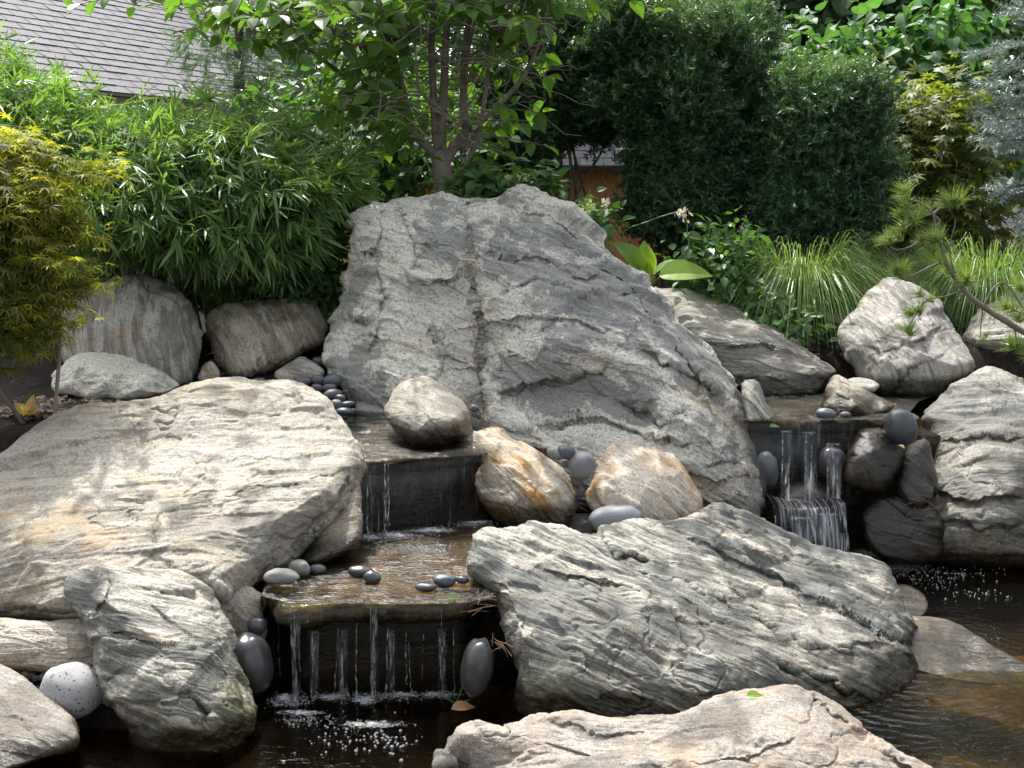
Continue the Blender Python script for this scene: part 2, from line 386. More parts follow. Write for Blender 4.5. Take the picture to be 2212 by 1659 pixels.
def rock(name, label, mat, outline, dbot, dtop, ctrl=(), center=None, rnd=22, thick=None, bulge=.10, ang=10, dip=.35,
         amp=1.0, ledge=1.0, fac=.6, cracks=(), paint=(), wl=None, cat='boulder', group='boulders set around the ponds', res=3.3, depth=None, parent=None):
    O = np.array(outline, float)
    Q = []                                           # round the corners slightly, resample
    for a, b in zip(O, np.roll(O, -1, 0)): Q += [a * .8 + b * .2, a * .2 + b * .8]
    Q = np.array(Q)
    c = np.array(center, float) if center is not None else O.mean(0)
    seg = np.linalg.norm(np.roll(Q, -1, 0) - Q, axis=1); cum = np.concatenate([[0], np.cumsum(seg)])
    n = max(48, int(cum[-1] / res)); s = np.linspace(0, cum[-1], n, endpoint=False)
    Qc = np.vstack([Q, Q[:1]])
    B = np.stack([np.interp(s, cum, Qc[:, 0]), np.interp(s, cum, Qc[:, 1])], 1)
    rad = np.linalg.norm(B - c, axis=1).max(); m = max(14, int(rad / res))
    rr = np.linspace(1, 0, m + 1)[:-1]; rb = np.linspace(1, 0, 15)[1:-1]
    # front rings are finer near the rim
    rr = 1 - (1 - rr) ** 1.15
    uv = (c + (B - c)[None] * rr[:, None, None]).reshape(-1, 2)
    uvb = (c + (B - c)[None] * rb[:, None, None]).reshape(-1, 2)
    vmin, vmax = O[:, 1].min(), O[:, 1].max()
    if depth is not None:
        dp = np.array(depth, float); lin = lambda p: rbf(p, dp[:, :2], dp[:, 2] - dp[:, 2].mean()) + dp[:, 2].mean()
    else:
        lin = lambda p: dbot + (dtop - dbot) * (vmax - p[:, 1]) / (vmax - vmin)
    e = poly_dist(uv, Q)
    t = np.clip(e / rnd, 0, 1); RR = rnd / FP * .5 * (dbot + dtop) * 1.15
    back = RR * (1 - np.sqrt(np.maximum(0, 1 - (1 - t) ** 2)))
    inr = max(e.max(), 1)
    off = np.zeros(len(uv))
    if len(ctrl):
        ct = np.array(ctrl, float)
        Bo = Q[::max(1, len(Q) // 40)]
        pts = np.vstack([Bo, ct[:, :2]]); val = np.concatenate([np.zeros(len(Bo)), ct[:, 2]])
        off = .68 * tri_interp(uv, pts, val) + .32 * rbf(uv, pts, val)
    off += bulge * np.sqrt(np.clip(1 - (1 - np.clip(e / inr, 0, 1)) ** 2, 0, 1))
    for pl, w, dep in cracks:
        pl = np.array(pl, float); best = np.full(len(uv), 1e9)
        wob = uv + 13 * np.stack([fbm(np.c_[uv / 48, np.full(len(uv), .3)], 4), fbm(np.c_[uv / 48, np.full(len(uv), 5.3)], 4)], 1)
        sgn = np.zeros(len(uv))
        for a, b in zip(pl[:-1], pl[1:]):
            ab = b - a; tt = np.clip(((wob - a) @ ab) / (ab * ab).sum(), 0, 1)
            q = wob - a - tt[:, None] * ab; dq = np.sqrt((q * q).sum(1)); nr = np.array([ab[1], -ab[0]]) / np.linalg.norm(ab); nr = nr * (1 if nr[1] < 0 else -1)
            cl = dq < best; best = np.where(cl, dq, best); sgn = np.where(cl, q @ nr, sgn)
        ends = np.minimum(np.linalg.norm(wob - pl[0], axis=1), np.linalg.norm(wob - pl[-1], axis=1))
        off -= .75 * dep * np.exp(-(best / (.6 * w)) ** 2) * ss(0, 3 * w, ends + w)
        off += .55 * dep * np.tanh(sgn / (.35 * w)) * np.exp(-best / (6 * w)) * ss(0, 6 * w, ends)
    d = lin(uv) + back - off
    Vf = at(uv[:, 0], uv[:, 1], d)
    size = (O[:, 0].max() - O[:, 0].min()) / FP * dbot
    hgt = (vmax - vmin) / FP * dbot
    if thick is None: thick = .55 * min(size, hgt * 1.6)
    rbb = np.repeat(rb, n)
    Vb = at(uvb[:, 0], uvb[:, 1], lin(uvb) + RR + thick * np.sqrt(1 - rbb ** 2))
    V = np.vstack([Vf, Vb, at(*c, lin(c[None])[0] - off[-n:].mean()), at(*c, lin(c[None])[0] + RR + thick)])
    F = []
    j = np.arange(n); j2 = (j + 1) % n; mf = len(rr); mb = len(rb)
    for k in range(mf - 1): F.append(np.stack([k * n + j, (k + 1) * n + j, (k + 1) * n + j2, k * n + j2], 1))
    b0 = mf * n
    F.append(np.stack([j, j2, b0 + j2, b0 + j], 1))
    for k in range(mb - 1): F.append(np.stack([b0 + k * n + j, b0 + k * n + j2, b0 + (k + 1) * n + j2, b0 + (k + 1) * n + j], 1))
    cf, cb = len(V) - 2, len(V) - 1
    F = np.concatenate(F)
    F3 = np.concatenate([np.stack([(mf - 1) * n + j, np.full(n, cf), (mf - 1) * n + j2], 1),
                         np.stack([b0 + (mb - 1) * n + j2, np.full(n, cb), b0 + (mb - 1) * n + j], 1)])
    # foliation frame and displacement
    a = R(ang)
    L = np.array([math.cos(a), 0, -math.sin(a)]); Nn = np.array([math.sin(a), dip, math.cos(a)]); Nn /= np.linalg.norm(Nn)
    L = L - Nn * (L @ Nn); L /= np.linalg.norm(L); Bn = np.cross(Nn, L)
    fol = np.stack([V @ L, V @ Bn, V @ Nn], 1)
    N = vnormals(V, F)
    S = min(1.0, .30 + size * .55) * amp
    wp = .05 * np.stack([pnoise(V * 2.2 + 3), pnoise(V * 2.2 + 9), pnoise(V * 2.2 + 31)], 1)
    q = (fol + wp)
    g = fbm(q * (1.5, 3.2, 10), 4, .55)
    st = g * 3.2; fl = np.floor(st); fr = st - fl; st = (fl + ss(.82, .99, fr)) / 3.2
    msk = ss(-.25, .45, fbm(V * 2.1 + 70, 2))
    disp = .013 * fbm(V * 2.6, 3) + ledge * msk * (.022 * st + .0035 * fbm(q * (6, 12, 55), 3))
    disp += fac * (.55 * facets(q * (.7, .9, 1.5), .36, .15) + .55 * facets(q * (.65, 1.0, 2.0) + 9, .15, .15) + .32 * facets(q * (.6, 1.1, 2.6) + 5, .06, .15))
    ch = np.abs(fbm(V * 5 + 40, 3)); disp -= .010 * np.clip(.06 - ch, 0, 1) / .06 * ss(-.1, .3, pnoise(V * 3 + 8))
    disp += .0026 * fbm(V * 34, 3)
    V = V + N * (disp * S)[:, None]
    at_ = {'fol': fol}
    for k in ('pale', 'rust', 'moss', 'skin'): at_[k] = np.zeros(len(V))
    UV = np.vstack([uv, uvb, c, c])
    wob = UV + 26 * np.stack([fbm(np.c_[UV / 70, np.full(len(UV), 1.7)], 3), fbm(np.c_[UV / 70, np.full(len(UV), 8.7)], 3)], 1)
    for kind, pu, pv, ru, rv, val, *rot in paint:
        rx = R(rot[0]) if rot else 0; dx, dy = wob[:, 0] - pu, wob[:, 1] - pv
        x = (dx * math.cos(rx) + dy * math.sin(rx)) / ru; y = (-dx * math.sin(rx) + dy * math.cos(rx)) / rv
        at_[kind] += val * np.exp(-(x * x + y * y) ** 2)
    at_['wet'] = ss(.16, .03, V[:, 2] - wl) if wl is not None else np.zeros(len(V))
    if wl is not None: at_['moss'] += .8 * ss(.14, .03, V[:, 2] - wl)
    o = mesh(name, V, [F, F3], M[mat], parent, None, True, at_)
    if parent is None: tag(o, label, cat, group)
    return o

rock('boulder', 'tallest grey boulder in the middle, cleft down its front, with paler quartz patches', 'grey',
     [(752, 462), (790, 437), (850, 418), (925, 421), (985, 415), (1040, 413), (1105, 408), (1130, 399), (1170, 408), (1230, 440), (1290, 500), (1340, 560), (1400, 608), (1440, 652), (1490, 702), (1545, 762), (1590, 822), (1613, 880), (1625, 960), (1640, 1040), (1652, 1090), (1640, 1125), (1560, 1135), (1400, 1125), (1280, 1110), (1160, 1090), (1050, 1050), (1000, 1000), (900, 935), (800, 920), (745, 868), (703, 790), (705, 720), (735, 640), (745, 560), (748, 500)],
     5.62, 6.75, center=(1150, 760), rnd=30, thick=.9, bulge=.08, ang=28, dip=.5, ledge=1.2, fac=.95, wl=None,
     ctrl=[(828, 450, .06), (828, 600, .13), (826, 790, .13), (770, 600, -.04), (770, 760, -.02), (930, 520, .16), (1000, 540, .15), (1005, 440, .07), (1018, 480, .09), (1026, 600, .11), (1042, 720, .06), (1036, 800, -.02), (1046, 890, -.02), (1078, 500, .18), (1076, 640, .21), (1085, 770, .22), (1066, 900, .13), (1200, 480, .13), (1200, 620, .20), (1290, 590, .16), (1250, 735, .30), (1300, 770, .26), (1180, 845, .12), (1290, 850, .10), (1400, 700, .18), (1450, 800, .26), (1500, 900, .32), (1390, 890, .10), (1250, 960, .22), (1350, 1010, .28), (1560, 1000, .22), (1600, 1060, .16), (930, 610, .16), (930, 650, .08), (900, 760, .15), (950, 870, .16), (870, 880, .12)],
     cracks=[([(1003, 425), (1012, 520), (1024, 640), (1044, 700), (1036, 790), (1046, 900)], 7, .045), ([(845, 440), (900, 520), (890, 590)], 5, .03), ([(930, 690), (960, 770), (930, 850)], 5, .03), ([(1110, 450), (1190, 470), (1250, 520)], 4, .02), ([(1090, 640), (1150, 600), (1260, 640), (1380, 640)], 4, .025), ([(1380, 760), (1460, 790), (1560, 860)], 6, .04), ([(1180, 920), (1300, 900), (1400, 950), (1500, 960)], 6, .04), ([(760, 540), (790, 560), (815, 530)], 5, .03), ([(740, 680), (790, 700), (820, 660)], 5, .03), ([(828, 440), (815, 540), (828, 640), (800, 760)], 5, .03),
             ([(880, 600), (960, 618), (1005, 585)], 6, .05), ([(1075, 690), (1160, 690), (1240, 700), (1320, 715)], 5, .025), ([(1070, 850), (1190, 830), (1300, 800), (1330, 760)], 9, .05),
             ([(1270, 560), (1350, 610), (1420, 700), (1500, 800), (1540, 900)], 6, .035), ([(1330, 860), (1430, 920), (1490, 890)], 9, .05), ([(1060, 560), (1180, 560), (1260, 600), (1300, 590)], 4, .02),
             ([(1520, 1010), (1590, 985), (1630, 990)], 4, .02), ([(1520, 1060), (1600, 1030), (1640, 1040)], 4, .02)],
     paint=[('skin', 1210, 560, 190, 110, 1.3, 20), ('skin', 1420, 720, 170, 90, 1.1, 40), ('skin', 930, 500, 70, 60, 1.2), ('skin', 940, 620, 70, 30, 1.3), ('skin', 1230, 730, 90, 60, 1.0), ('skin', 1150, 820, 90, 40, .8), ('skin', 1250, 860, 110, 40, .7), ('skin', 740, 800, 50, 80, .7),
            ('pale', 1120, 720, 55, 50, 1.2), ('pale', 860, 560, 30, 120, .9), ('pale', 900, 690, 90, 70, .7), ('pale', 1130, 900, 100, 50, .6), ('pale', 1370, 800, 60, 40, .7), ('pale', 1050, 620, 28, 200, .6), ('pale', 1180, 950, 120, 30, .6),
            ('rust', 1440, 1000, 120, 60, .7), ('rust', 1560, 1040, 90, 60, .65), ('rust', 1500, 870, 70, 70, .6), ('pale', 870, 470, 60, 40, .7), ('pale', 790, 480, 30, 40, .8), ('rust', 1025, 720, 22, 60, .7), ('rust', 750, 560, 15, 60, .9), ('rust', 900, 720, 40, 50, .3)])
rock('boulder', 'largest pale flat-topped boulder at the left, streaked rust along its front', 'pale',
     [(-90, 1015), (-30, 990), (0, 980), (50, 934), (123, 890), (187, 870), (253, 867), (333, 854), (400, 833), (483, 820), (600, 813), (630, 818), (683, 843), (713, 862), (724, 893), (750, 912), (782, 955), (793, 1000), (780, 1040), (768, 1090), (735, 1135), (690, 1165), (630, 1222), (570, 1250), (535, 1285), (510, 1340), (490, 1410), (440, 1430), (300, 1400), (180, 1352), (100, 1345), (0, 1340), (-90, 1330), (-140, 1150)],
     3.98, 5.15, center=(350, 1080), rnd=26, thick=.6, bulge=.12, ang=-7, dip=.9, ledge=.45, fac=.42,
     ctrl=[(60, 1160, .16), (250, 1180, .20), (420, 1170, .20), (600, 1120, .16), (700, 1060, .12), (120, 1010, .02), (300, 960, -.04), (500, 930, -.05), (650, 930, -.02), (250, 1290, .16), (400, 1300, .12), (120, 1290, .14), (460, 1250, .18), (540, 1200, .12)],
     cracks=[([(470, 1080), (560, 1060), (680, 1035), (780, 1010)], 4, .007), ([(-60, 1325), (60, 1312), (180, 1320)], 9, .035), ([(420, 1000), (600, 985), (760, 965)], 3, .005), ([(640, 1210), (690, 1120), (760, 1030)], 5, .03), ([(430, 1260), (480, 1290), (520, 1280)], 10, .06)],
     paint=[('pale', 300, 980, 280, 90, .6, -8), ('pale', 560, 900, 200, 60, .5), ('rust', 50, 1130, 150, 70, .5), ('rust', 230, 1165, 160, 45, .35), ('rust', 330, 1060, 110, 25, .35), ('rust', 480, 850, 90, 18, .4), ('moss', 90, 1330, 160, 18, .5), ('skin', 600, 1150, 130, 60, .4)])
rock('rock', 'brownish rock leaning on the large pale boulder, right beside the upper fall', 'brown',
     [(770, 1020), (782, 1060), (786, 1120), (780, 1175), (750, 1200), (690, 1225), (640, 1225), (670, 1170), (710, 1110), (745, 1050)], 4.42, 4.75, rnd=20, bulge=.06, ang=-20, wl=.355, cat='rock', group='rocks between the falls')
rock('rock', 'shadowed dark rock under the large pale boulder, beside the lower fall', 'brown',
     [(430, 1260), (480, 1255), (540, 1265), (575, 1290), (580, 1350), (570, 1420), (540, 1470), (470, 1440), (440, 1350)], 4.12, 4.2, rnd=24, bulge=.05, ang=30, cat='rock', group='rocks between the falls')
rock('boulder', 'striped leaning boulder standing in the water at lower left, mossy on its right edge', 'band',
     [(127, 1279), (140, 1243), (207, 1223), (233, 1231), (300, 1233), (377, 1234), (417, 1256), (450, 1279), (467, 1313), (493, 1383), (520, 1439), (548, 1506), (556, 1545), (540, 1590), (500, 1640), (400, 1655), (300, 1635), (255, 1560), (227, 1493), (203, 1433), (187, 1386), (170, 1339), (147, 1309)],
     3.66, 4.0, center=(350, 1420), rnd=18, thick=.35, bulge=.06, ang=17, dip=.4, wl=0.0, ledge=1.1, fac=1.0,
     ctrl=[(232, 1300, .10), (235, 1240, .02), (190, 1290, -.02), (225, 1400, .08), (270, 1520, .10), (440, 1340, .09), (470, 1440, .10), (500, 1540, .08), (380, 1560, .12), (360, 1400, .12), (400, 1270, .05)],
     cracks=[([(232, 1235), (225, 1300), (180, 1335)], 5, .018), ([(410, 1500), (450, 1530), (455, 1590)], 6, .035), ([(240, 1360), (330, 1390), (450, 1400)], 3, .012)],
     paint=[('moss', 510, 1500, 40, 90, 1.4, 20), ('rust', 525, 1540, 30, 60, 1.0), ('pale', 300, 1260, 90, 30, .6), ('skin', 180, 1270, 50, 40, 1.0), ('moss', 380, 1590, 140, 20, .5), ('rust', 300, 1380, 60, 20, .5)])
rock('boulder', 'low grey boulder at the bottom left corner, sloping into the pond', 'pink',
     [(-60, 1425), (0, 1438), (50, 1459), (93, 1496), (150, 1539), (180, 1572), (170, 1610), (100, 1640), (20, 1670), (-60, 1700), (-110, 1600)], 3.42, 3.85, rnd=16, thick=.25, bulge=.04, ang=20, dip=.9, wl=0.0)
rock('rock', 'grey stone shelf under the left end of the largest pale boulder', 'brown',
     [(-60, 1335), (60, 1340), (200, 1335), (222, 1400), (215, 1450), (150, 1460), (60, 1450), (-60, 1450)], 3.92, 4.05, rnd=14, bulge=.05, ang=-5, cat='rock', group='rocks between the falls')
rock('boulder', 'big diagonally banded grey boulder at lower right with its foot in the pond', 'band',
     [(1000, 1213), (1020, 1160), (1037, 1143), (1127, 1133), (1157, 1118), (1204, 1134), (1247, 1152), (1284, 1158), (1310, 1138), (1370, 1114), (1414, 1118), (1474, 1118), (1500, 1104), (1545, 1081), (1610, 1099), (1662, 1126), (1752, 1169), (1812, 1186), (1862, 1194), (1922, 1223), (1932, 1253), (1952, 1309), (1972, 1373), (1983, 1439), (1985, 1480), (1940, 1525), (1832, 1560), (1700, 1580), (1500, 1590), (1300, 1580), (1160, 1570), (1116, 1530), (1107, 1439), (1081, 1373), (1071, 1293), (1037, 1258), (1010, 1240)],
     3.84, 5.05, center=(1480, 1340), rnd=24, thick=.5, bulge=.10, ang=27, dip=.55, wl=0.0, ledge=1.2, fac=.6,
     depth=[(1010, 1230, 4.2), (1030, 1145, 4.32), (1160, 1120, 4.5), (1300, 1150, 4.65), (1545, 1082, 5.0), (1750, 1168, 4.95), (1925, 1223, 4.85), (1975, 1375, 4.45), (1985, 1475, 4.2), (1832, 1560, 4.0), (1500, 1590, 3.85), (1160, 1570, 3.9), (1110, 1480, 3.98), (1075, 1330, 4.1)],
     ctrl=[(1120, 1190, .06), (1090, 1260, .10), (1130, 1380, .16), (1150, 1480, .10), (1250, 1260, .14), (1330, 1350, .20), (1250, 1440, .14), (1400, 1200, .05), (1420, 1460, .12), (1560, 1180, .03), (1620, 1300, .10), (1700, 1420, .14), (1800, 1290, .10), (1880, 1400, .14), (1930, 1440, .08), (1820, 1480, .08), (1550, 1430, .18), (1500, 1290, .16)],
     cracks=[([(1290, 1150), (1330, 1200), (1400, 1210)], 8, .04), ([(1620, 1310), (1680, 1380), (1780, 1400)], 7, .05), ([(1180, 1230), (1350, 1270), (1500, 1350), (1700, 1440), (1850, 1500)], 4, .02), ([(1480, 1160), (1640, 1230), (1800, 1310), (1960, 1390)], 4, .018), ([(1380, 1230), (1500, 1270), (1620, 1340)], 3, .015), ([(1800, 1400), (1880, 1390), (1920, 1400)], 9, .04)],
     paint=[('skin', 1230, 1300, 150, 60, .9, 20), ('skin', 1560, 1440, 200, 60, .9, 27), ('skin', 1820, 1300, 140, 30, .9, 27), ('skin', 1700, 1150, 160, 20, .9, 27), ('pale', 1450, 1190, 150, 40, .8, 20), ('pale', 1060, 1170, 60, 30, .6), ('pale', 1700, 1350, 160, 40, .7, 30), ('pale', 1870, 1260, 60, 30, .7), ('moss', 1200, 1480, 80, 70, .7), ('moss', 1850, 1500, 120, 30, .6)])
rock('boulder', 'pinkish pale boulder cut off by the bottom edge at right of centre, nearest the viewer', 'pink',
     [(938, 1660), (950, 1620), (975, 1588), (1010, 1568), (1055, 1566), (1085, 1576), (1140, 1552), (1240, 1528), (1300, 1541), (1400, 1536), (1475, 1527), (1520, 1498), (1608, 1477), (1715, 1468), (1758, 1488), (1822, 1518), (1866, 1556), (1864, 1578), (1908, 1607), (2008, 1654), (2090, 1720), (2090, 1900), (1900, 1990), (1500, 2010), (1100, 1960), (920, 1800)],
     2.75, 3.62, center=(1500, 1700), rnd=22, thick=.3, bulge=.08, ang=8, dip=1.2, wl=-.02, ledge=.5, fac=.6,
     ctrl=[(1000, 1640, -.12), (960, 1700, -.2), (1200, 1620, .0), (1450, 1600, .04), (1650, 1540, .03), (1700, 1640, .08), (1830, 1640, .04), (1300, 1700, .05), (1550, 1750, .06)],
     cracks=[([(1750, 1500), (1830, 1560), (1930, 1640), (2010, 1690)], 5, .018), ([(1480, 1650), (1600, 1640), (1720, 1600)], 4, .008), ([(1180, 1560), (1280, 1590), (1400, 1580)], 6, .01)],
     paint=[('rust', 1620, 1500, 90, 25, .6), ('rust', 1540, 1620, 110, 50, .6), ('pale', 1100, 1620, 130, 50, .5), ('pale', 1680, 1560, 160, 40, .5), ('rust', 1830, 1600, 60, 40, .5)])
rock('boulder', 'grey boulder at the right edge with wavy bands, right of the second fall', 'wavy',
     [(1985, 895), (2015, 865), (2058, 833), (2108, 795), (2138, 786), (2175, 800), (2212, 820), (2290, 850), (2360, 980), (2360, 1160), (2290, 1230), (2100, 1235), (1990, 1220), (1950, 1180), (1975, 1110), (1990, 1046), (2010, 996), (2005, 940)],
     5.62, 6.35, center=(2150, 1030), rnd=26, thick=.7, bulge=.14, ang=8, dip=.7, wl=0.0, amp=1.0, ledge=.8,
     ctrl=[(2060, 900, .06), (2040, 1040, .12), (2120, 960, .14), (2100, 1120, .2), (2030, 1160, .1), (2200, 1000, .2), (2200, 1120, .2), (2150, 850, .03)],
     cracks=[([(2010, 1060), (2100, 1085), (2212, 1080)], 6, .04), ([(2030, 1120), (2120, 1140), (2212, 1130)], 6, .04), ([(2040, 960), (2130, 940), (2212, 950)], 4, .02)],
     paint=[('skin', 2120, 880, 100, 60, .7), ('pale', 2050, 990, 40, 50, .6), ('moss', 2100, 1170, 150, 30, .6), ('rust', 2150, 1160, 80, 30, .5)])
rock('boulder', 'upright boulder with fine near-vertical white stripes, behind the upper right pool', 'stripe',
     [(1808, 720), (1825, 693), (1858, 650), (1885, 620), (1925, 602), (1975, 620), (2025, 656), (2058, 703), (2085, 753), (2106, 786), (2095, 808), (2045, 850), (2025, 868), (1908, 860), (1850, 830), (1843, 790), (1825, 780), (1812, 746)],
     6.5, 7.05, center=(1950, 740), rnd=18, thick=.5, bulge=.10, ang=78, dip=.3, wl=.67,
     ctrl=[(1850, 740, .06), (1940, 700, .10), (1990, 760, .12), (1940, 800, .10), (2060, 790, .10), (2010, 700, .07)],
     cracks=[([(1930, 860), (1960, 800), (2000, 780)], 5, .03), ([(1960, 745), (2000, 735), (2030, 710)], 5, .03)], paint=[('pale', 2020, 780, 70, 40, .9), ('skin', 1870, 790, 40, 40, .6)])
rock('boulder', 'long slab boulder behind the tallest boulder at right, pale sloping top and dark face', 'stripe',
     [(1400, 612), (1475, 624), (1555, 646), (1625, 683), (1682, 710), (1742, 750), (1795, 790), (1808, 803), (1795, 825), (1775, 850), (1675, 865), (1602, 850), (1480, 790), (1410, 700)],
     6.5, 7.3, center=(1610, 750), rnd=12, thick=.4, bulge=.03, ang=14, dip=.6, wl=.67, ledge=.8,
     ctrl=[(1500, 712, .24), (1560, 716, .26), (1640, 722, .26), (1700, 745, .22), (1760, 790, .12), (1560, 770, .17), (1650, 790, .16), (1700, 830, .08), (1520, 660, .05)],
     cracks=[([(1560, 745), (1620, 750), (1680, 745)], 4, .02)], paint=[('moss', 1640, 830, 160, 40, .5), ('skin', 1640, 780, 130, 45, .7)])
rock('rock', 'small triangular brown rock standing in the upper right pool above the lip', 'brown',
     [(1805, 807), (1842, 830), (1902, 860), (1938, 876), (1915, 893), (1868, 903), (1808, 900), (1770, 886), (1785, 840)], 5.92, 6.25, center=(1835, 865), rnd=10, bulge=.05, ang=40, wl=.67, cat='rock', group='rocks between the falls',
     ctrl=[(1810, 850, .08), (1850, 875, .10)])
rock('rock', 'small dark upright rock against the right foot of the tallest boulder', 'band',
     [(1600, 822), (1635, 820), (1652, 853), (1662, 876), (1674, 908), (1640, 920), (1610, 916), (1598, 870)], 5.8, 6.0, rnd=10, bulge=.05, ang=60, cat='rock', group='rocks between the falls')
rock('boulder', 'pale boulder with a dark overhang at the right edge, behind the pine branch', 'stripe',
     [(2075, 733), (2092, 693), (2142, 650), (2192, 625), (2280, 600), (2330, 680), (2330, 790), (2212, 815), (2120, 800), (2088, 765)], 6.9, 7.4, center=(2200, 715), rnd=12, thick=.5, bulge=.03, ang=10, dip=.7, ctrl=[(2110, 733, .18), (2180, 730, .22), (2240, 735, .22), (2150, 780, .02), (2220, 780, .0)])
rock('rock', 'small flat tan rock in the bed left of the striped upright boulder', 'warm',
     [(1768, 680), (1790, 660), (1830, 655), (1860, 665), (1860, 700), (1825, 705), (1785, 695)], 7.2, 7.4, rnd=9, bulge=.05, ang=0, cat='rock', group='rocks between the falls')
rock('rock', 'low rounded grey stone at the water edge below the striped upright boulder', 'grey',
     [(1820, 822), (1850, 813), (1885, 818), (1905, 832), (1890, 850), (1840, 850)], 6.42, 6.5, rnd=14, bulge=.05, ang=5, ledge=.3, amp=.6, cat='rock', group='rocks between the falls')
rock('boulder', 'rounded whitish boulder sitting in the upper left pool before the tallest boulder', 'pale',
     [(829, 900), (847, 853), (877, 823), (924, 817), (954, 832), (990, 860), (1014, 886), (1019, 915), (1003, 942), (964, 966), (897, 972), (872, 945), (845, 926)],
     5.12, 5.42, center=(925, 895), rnd=34, thick=.28, bulge=.10, ang=30, amp=.8, ledge=.6, fac=1.2, wl=.67, ctrl=[(890, 860, .06), (930, 900, .10), (900, 930, .08), (980, 900, .06)], paint=[('pale', 900, 860, 60, 40, .5), ('rust', 860, 910, 25, 30, .5)])
rock('boulder', 'angular ochre-stained boulder right of the upper fall', 'warm',
     [(994, 950), (1004, 933), (1047, 916), (1074, 915), (1104, 940), (1137, 958), (1170, 980), (1210, 1006), (1230, 1033), (1244, 1073), (1240, 1110), (1225, 1140), (1150, 1145), (1080, 1130), (1042, 1085), (1028, 1040), (1020, 1000), (1002, 975)],
     4.98, 5.3, center=(1120, 1040), rnd=14, thick=.3, bulge=.04, ang=48, dip=.5, wl=.36, fac=1.0, ctrl=[(1050, 960, .06), (1085, 950, .07), (1060, 1030, .10), (1130, 1000, .12), (1150, 1070, .12), (1200, 1060, .08), (1090, 1090, .08)],
     cracks=[([(1060, 1080), (1110, 1090), (1130, 1075)], 5, .03)], paint=[('rust', 1130, 1030, 70, 35, 1.0, 48), ('rust', 1080, 1090, 60, 40, .7), ('rust', 1190, 1080, 40, 25, .8), ('skin', 1040, 1010, 30, 60, .5), ('pale', 1110, 950, 60, 15, .6, 30)])
rock('boulder', 'squarish brown boulder with pale top and slanting stripes below the tallest boulder', 'warm',
     [(1264, 1063), (1284, 1026), (1304, 986), (1314, 959), (1370, 962), (1447, 976), (1478, 998), (1502, 1040), (1517, 1078), (1514, 1115), (1480, 1135), (1400, 1140), (1300, 1130), (1266, 1095)],
     4.98, 5.35, center=(1390, 1050), rnd=14, thick=.3, bulge=.04, ang=52, dip=.4, fac=1.0, ctrl=[(1330, 1020, .04), (1310, 1050, .12), (1400, 1040, .14), (1470, 1020, .08), (1380, 1090, .10)], paint=[('rust', 1330, 1040, 60, 30, .6), ('pale', 1400, 985, 80, 20, .8), ('rust', 1470, 1060, 25, 50, .7, -50)])
rock('boulder', 'rounded grey boulder at back left with white drip streaks, partly behind the red-tipped maple', 'stripe',
     [(120, 680), (150, 640), (233, 604), (300, 596), (350, 602), (393, 622), (420, 662), (441, 713), (444, 753), (432, 793), (412, 835), (370, 850), (200, 840), (130, 790)],
     6.15, 6.6, center=(290, 725), rnd=34, thick=.5, bulge=.10, ang=84, dip=.2, ledge=.6, ctrl=[(220, 690, .08), (330, 690, .14), (370, 740, .14), (250, 760, .06)], paint=[('rust', 240, 720, 40, 60, .7), ('skin', 390, 730, 40, 90, .8), ('pale', 300, 680, 70, 30, .5)])
rock('boulder', 'brown streaked boulder at back left under the bamboo, next to the tallest boulder', 'brown',
     [(443, 690), (467, 666), (517, 653), (600, 645), (633, 639), (677, 646), (703, 680), (712, 705), (705, 746), (655, 768), (600, 798), (540, 825), (490, 822), (465, 785), (450, 736)],
     6.35, 6.8, center=(575, 730), rnd=24, thick=.45, bulge=.08, ang=70, dip=.3, ctrl=[(500, 700, .08), (600, 700, .11), (660, 690, .09), (560, 770, .09)], cracks=[([(625, 645), (600, 690), (560, 700)], 5, .03)])
rock('boulder', 'low flat grey boulder at left, in front of the rounded drip-streaked one', 'grey',
     [(108, 845), (118, 800), (160, 760), (213, 749), (267, 752), (317, 772), (350, 799), (398, 830), (370, 848), (300, 865), (233, 866), (170, 858)],
     5.85, 6.25, center=(240, 812), rnd=12, thick=.3, bulge=.03, ang=8, dip=.9, ctrl=[(180, 785, .08), (230, 825, .13), (300, 840, .10), (270, 800, .06), (150, 830, .08)], paint=[('pale', 270, 790, 90, 30, .5), ('rust', 190, 830, 50, 25, .4)])
rock('rock', 'small pale angular rock wedged below the brown streaked boulder', 'stripe',
     [(585, 808), (618, 788), (653, 767), (680, 785), (702, 803), (690, 818), (640, 830), (600, 828)], 6.1, 6.25, rnd=7, bulge=.03, ang=20, cat='rock', group='rocks between the falls', ctrl=[(640, 795, .05)])
rock('rock', 'small dark stone wedged between the two back left boulders', 'brown',
     [(425, 815), (440, 785), (458, 775), (478, 800), (480, 830), (440, 840)], 6.15, 6.25, rnd=9, bulge=.04, ang=60, cat='rock', group='rocks between the falls')
rock('wet_rock', 'black wet rock in the right fall under the dark egg-shaped stone', 'wetrock',
     [(1815, 1020), (1842, 953), (1858, 926), (1908, 922), (1955, 955), (1955, 993), (1918, 1062), (1875, 1068), (1825, 1050)], 5.55, 5.72, center=(1885, 995), rnd=14, bulge=.07, ang=60, cat='rock', group='wet rocks in the right fall', ctrl=[(1850, 990, .05), (1900, 970, .04)])
rock('wet_rock', 'black wet rock beside the large right-edge boulder, shining bluish', 'wetrock',
     [(1940, 985), (1965, 955), (2005, 945), (2022, 1005), (2030, 1080), (1975, 1105), (1935, 1060)], 5.55, 5.78, rnd=14, bulge=.07, ang=50, cat='rock', group='wet rocks in the right fall')
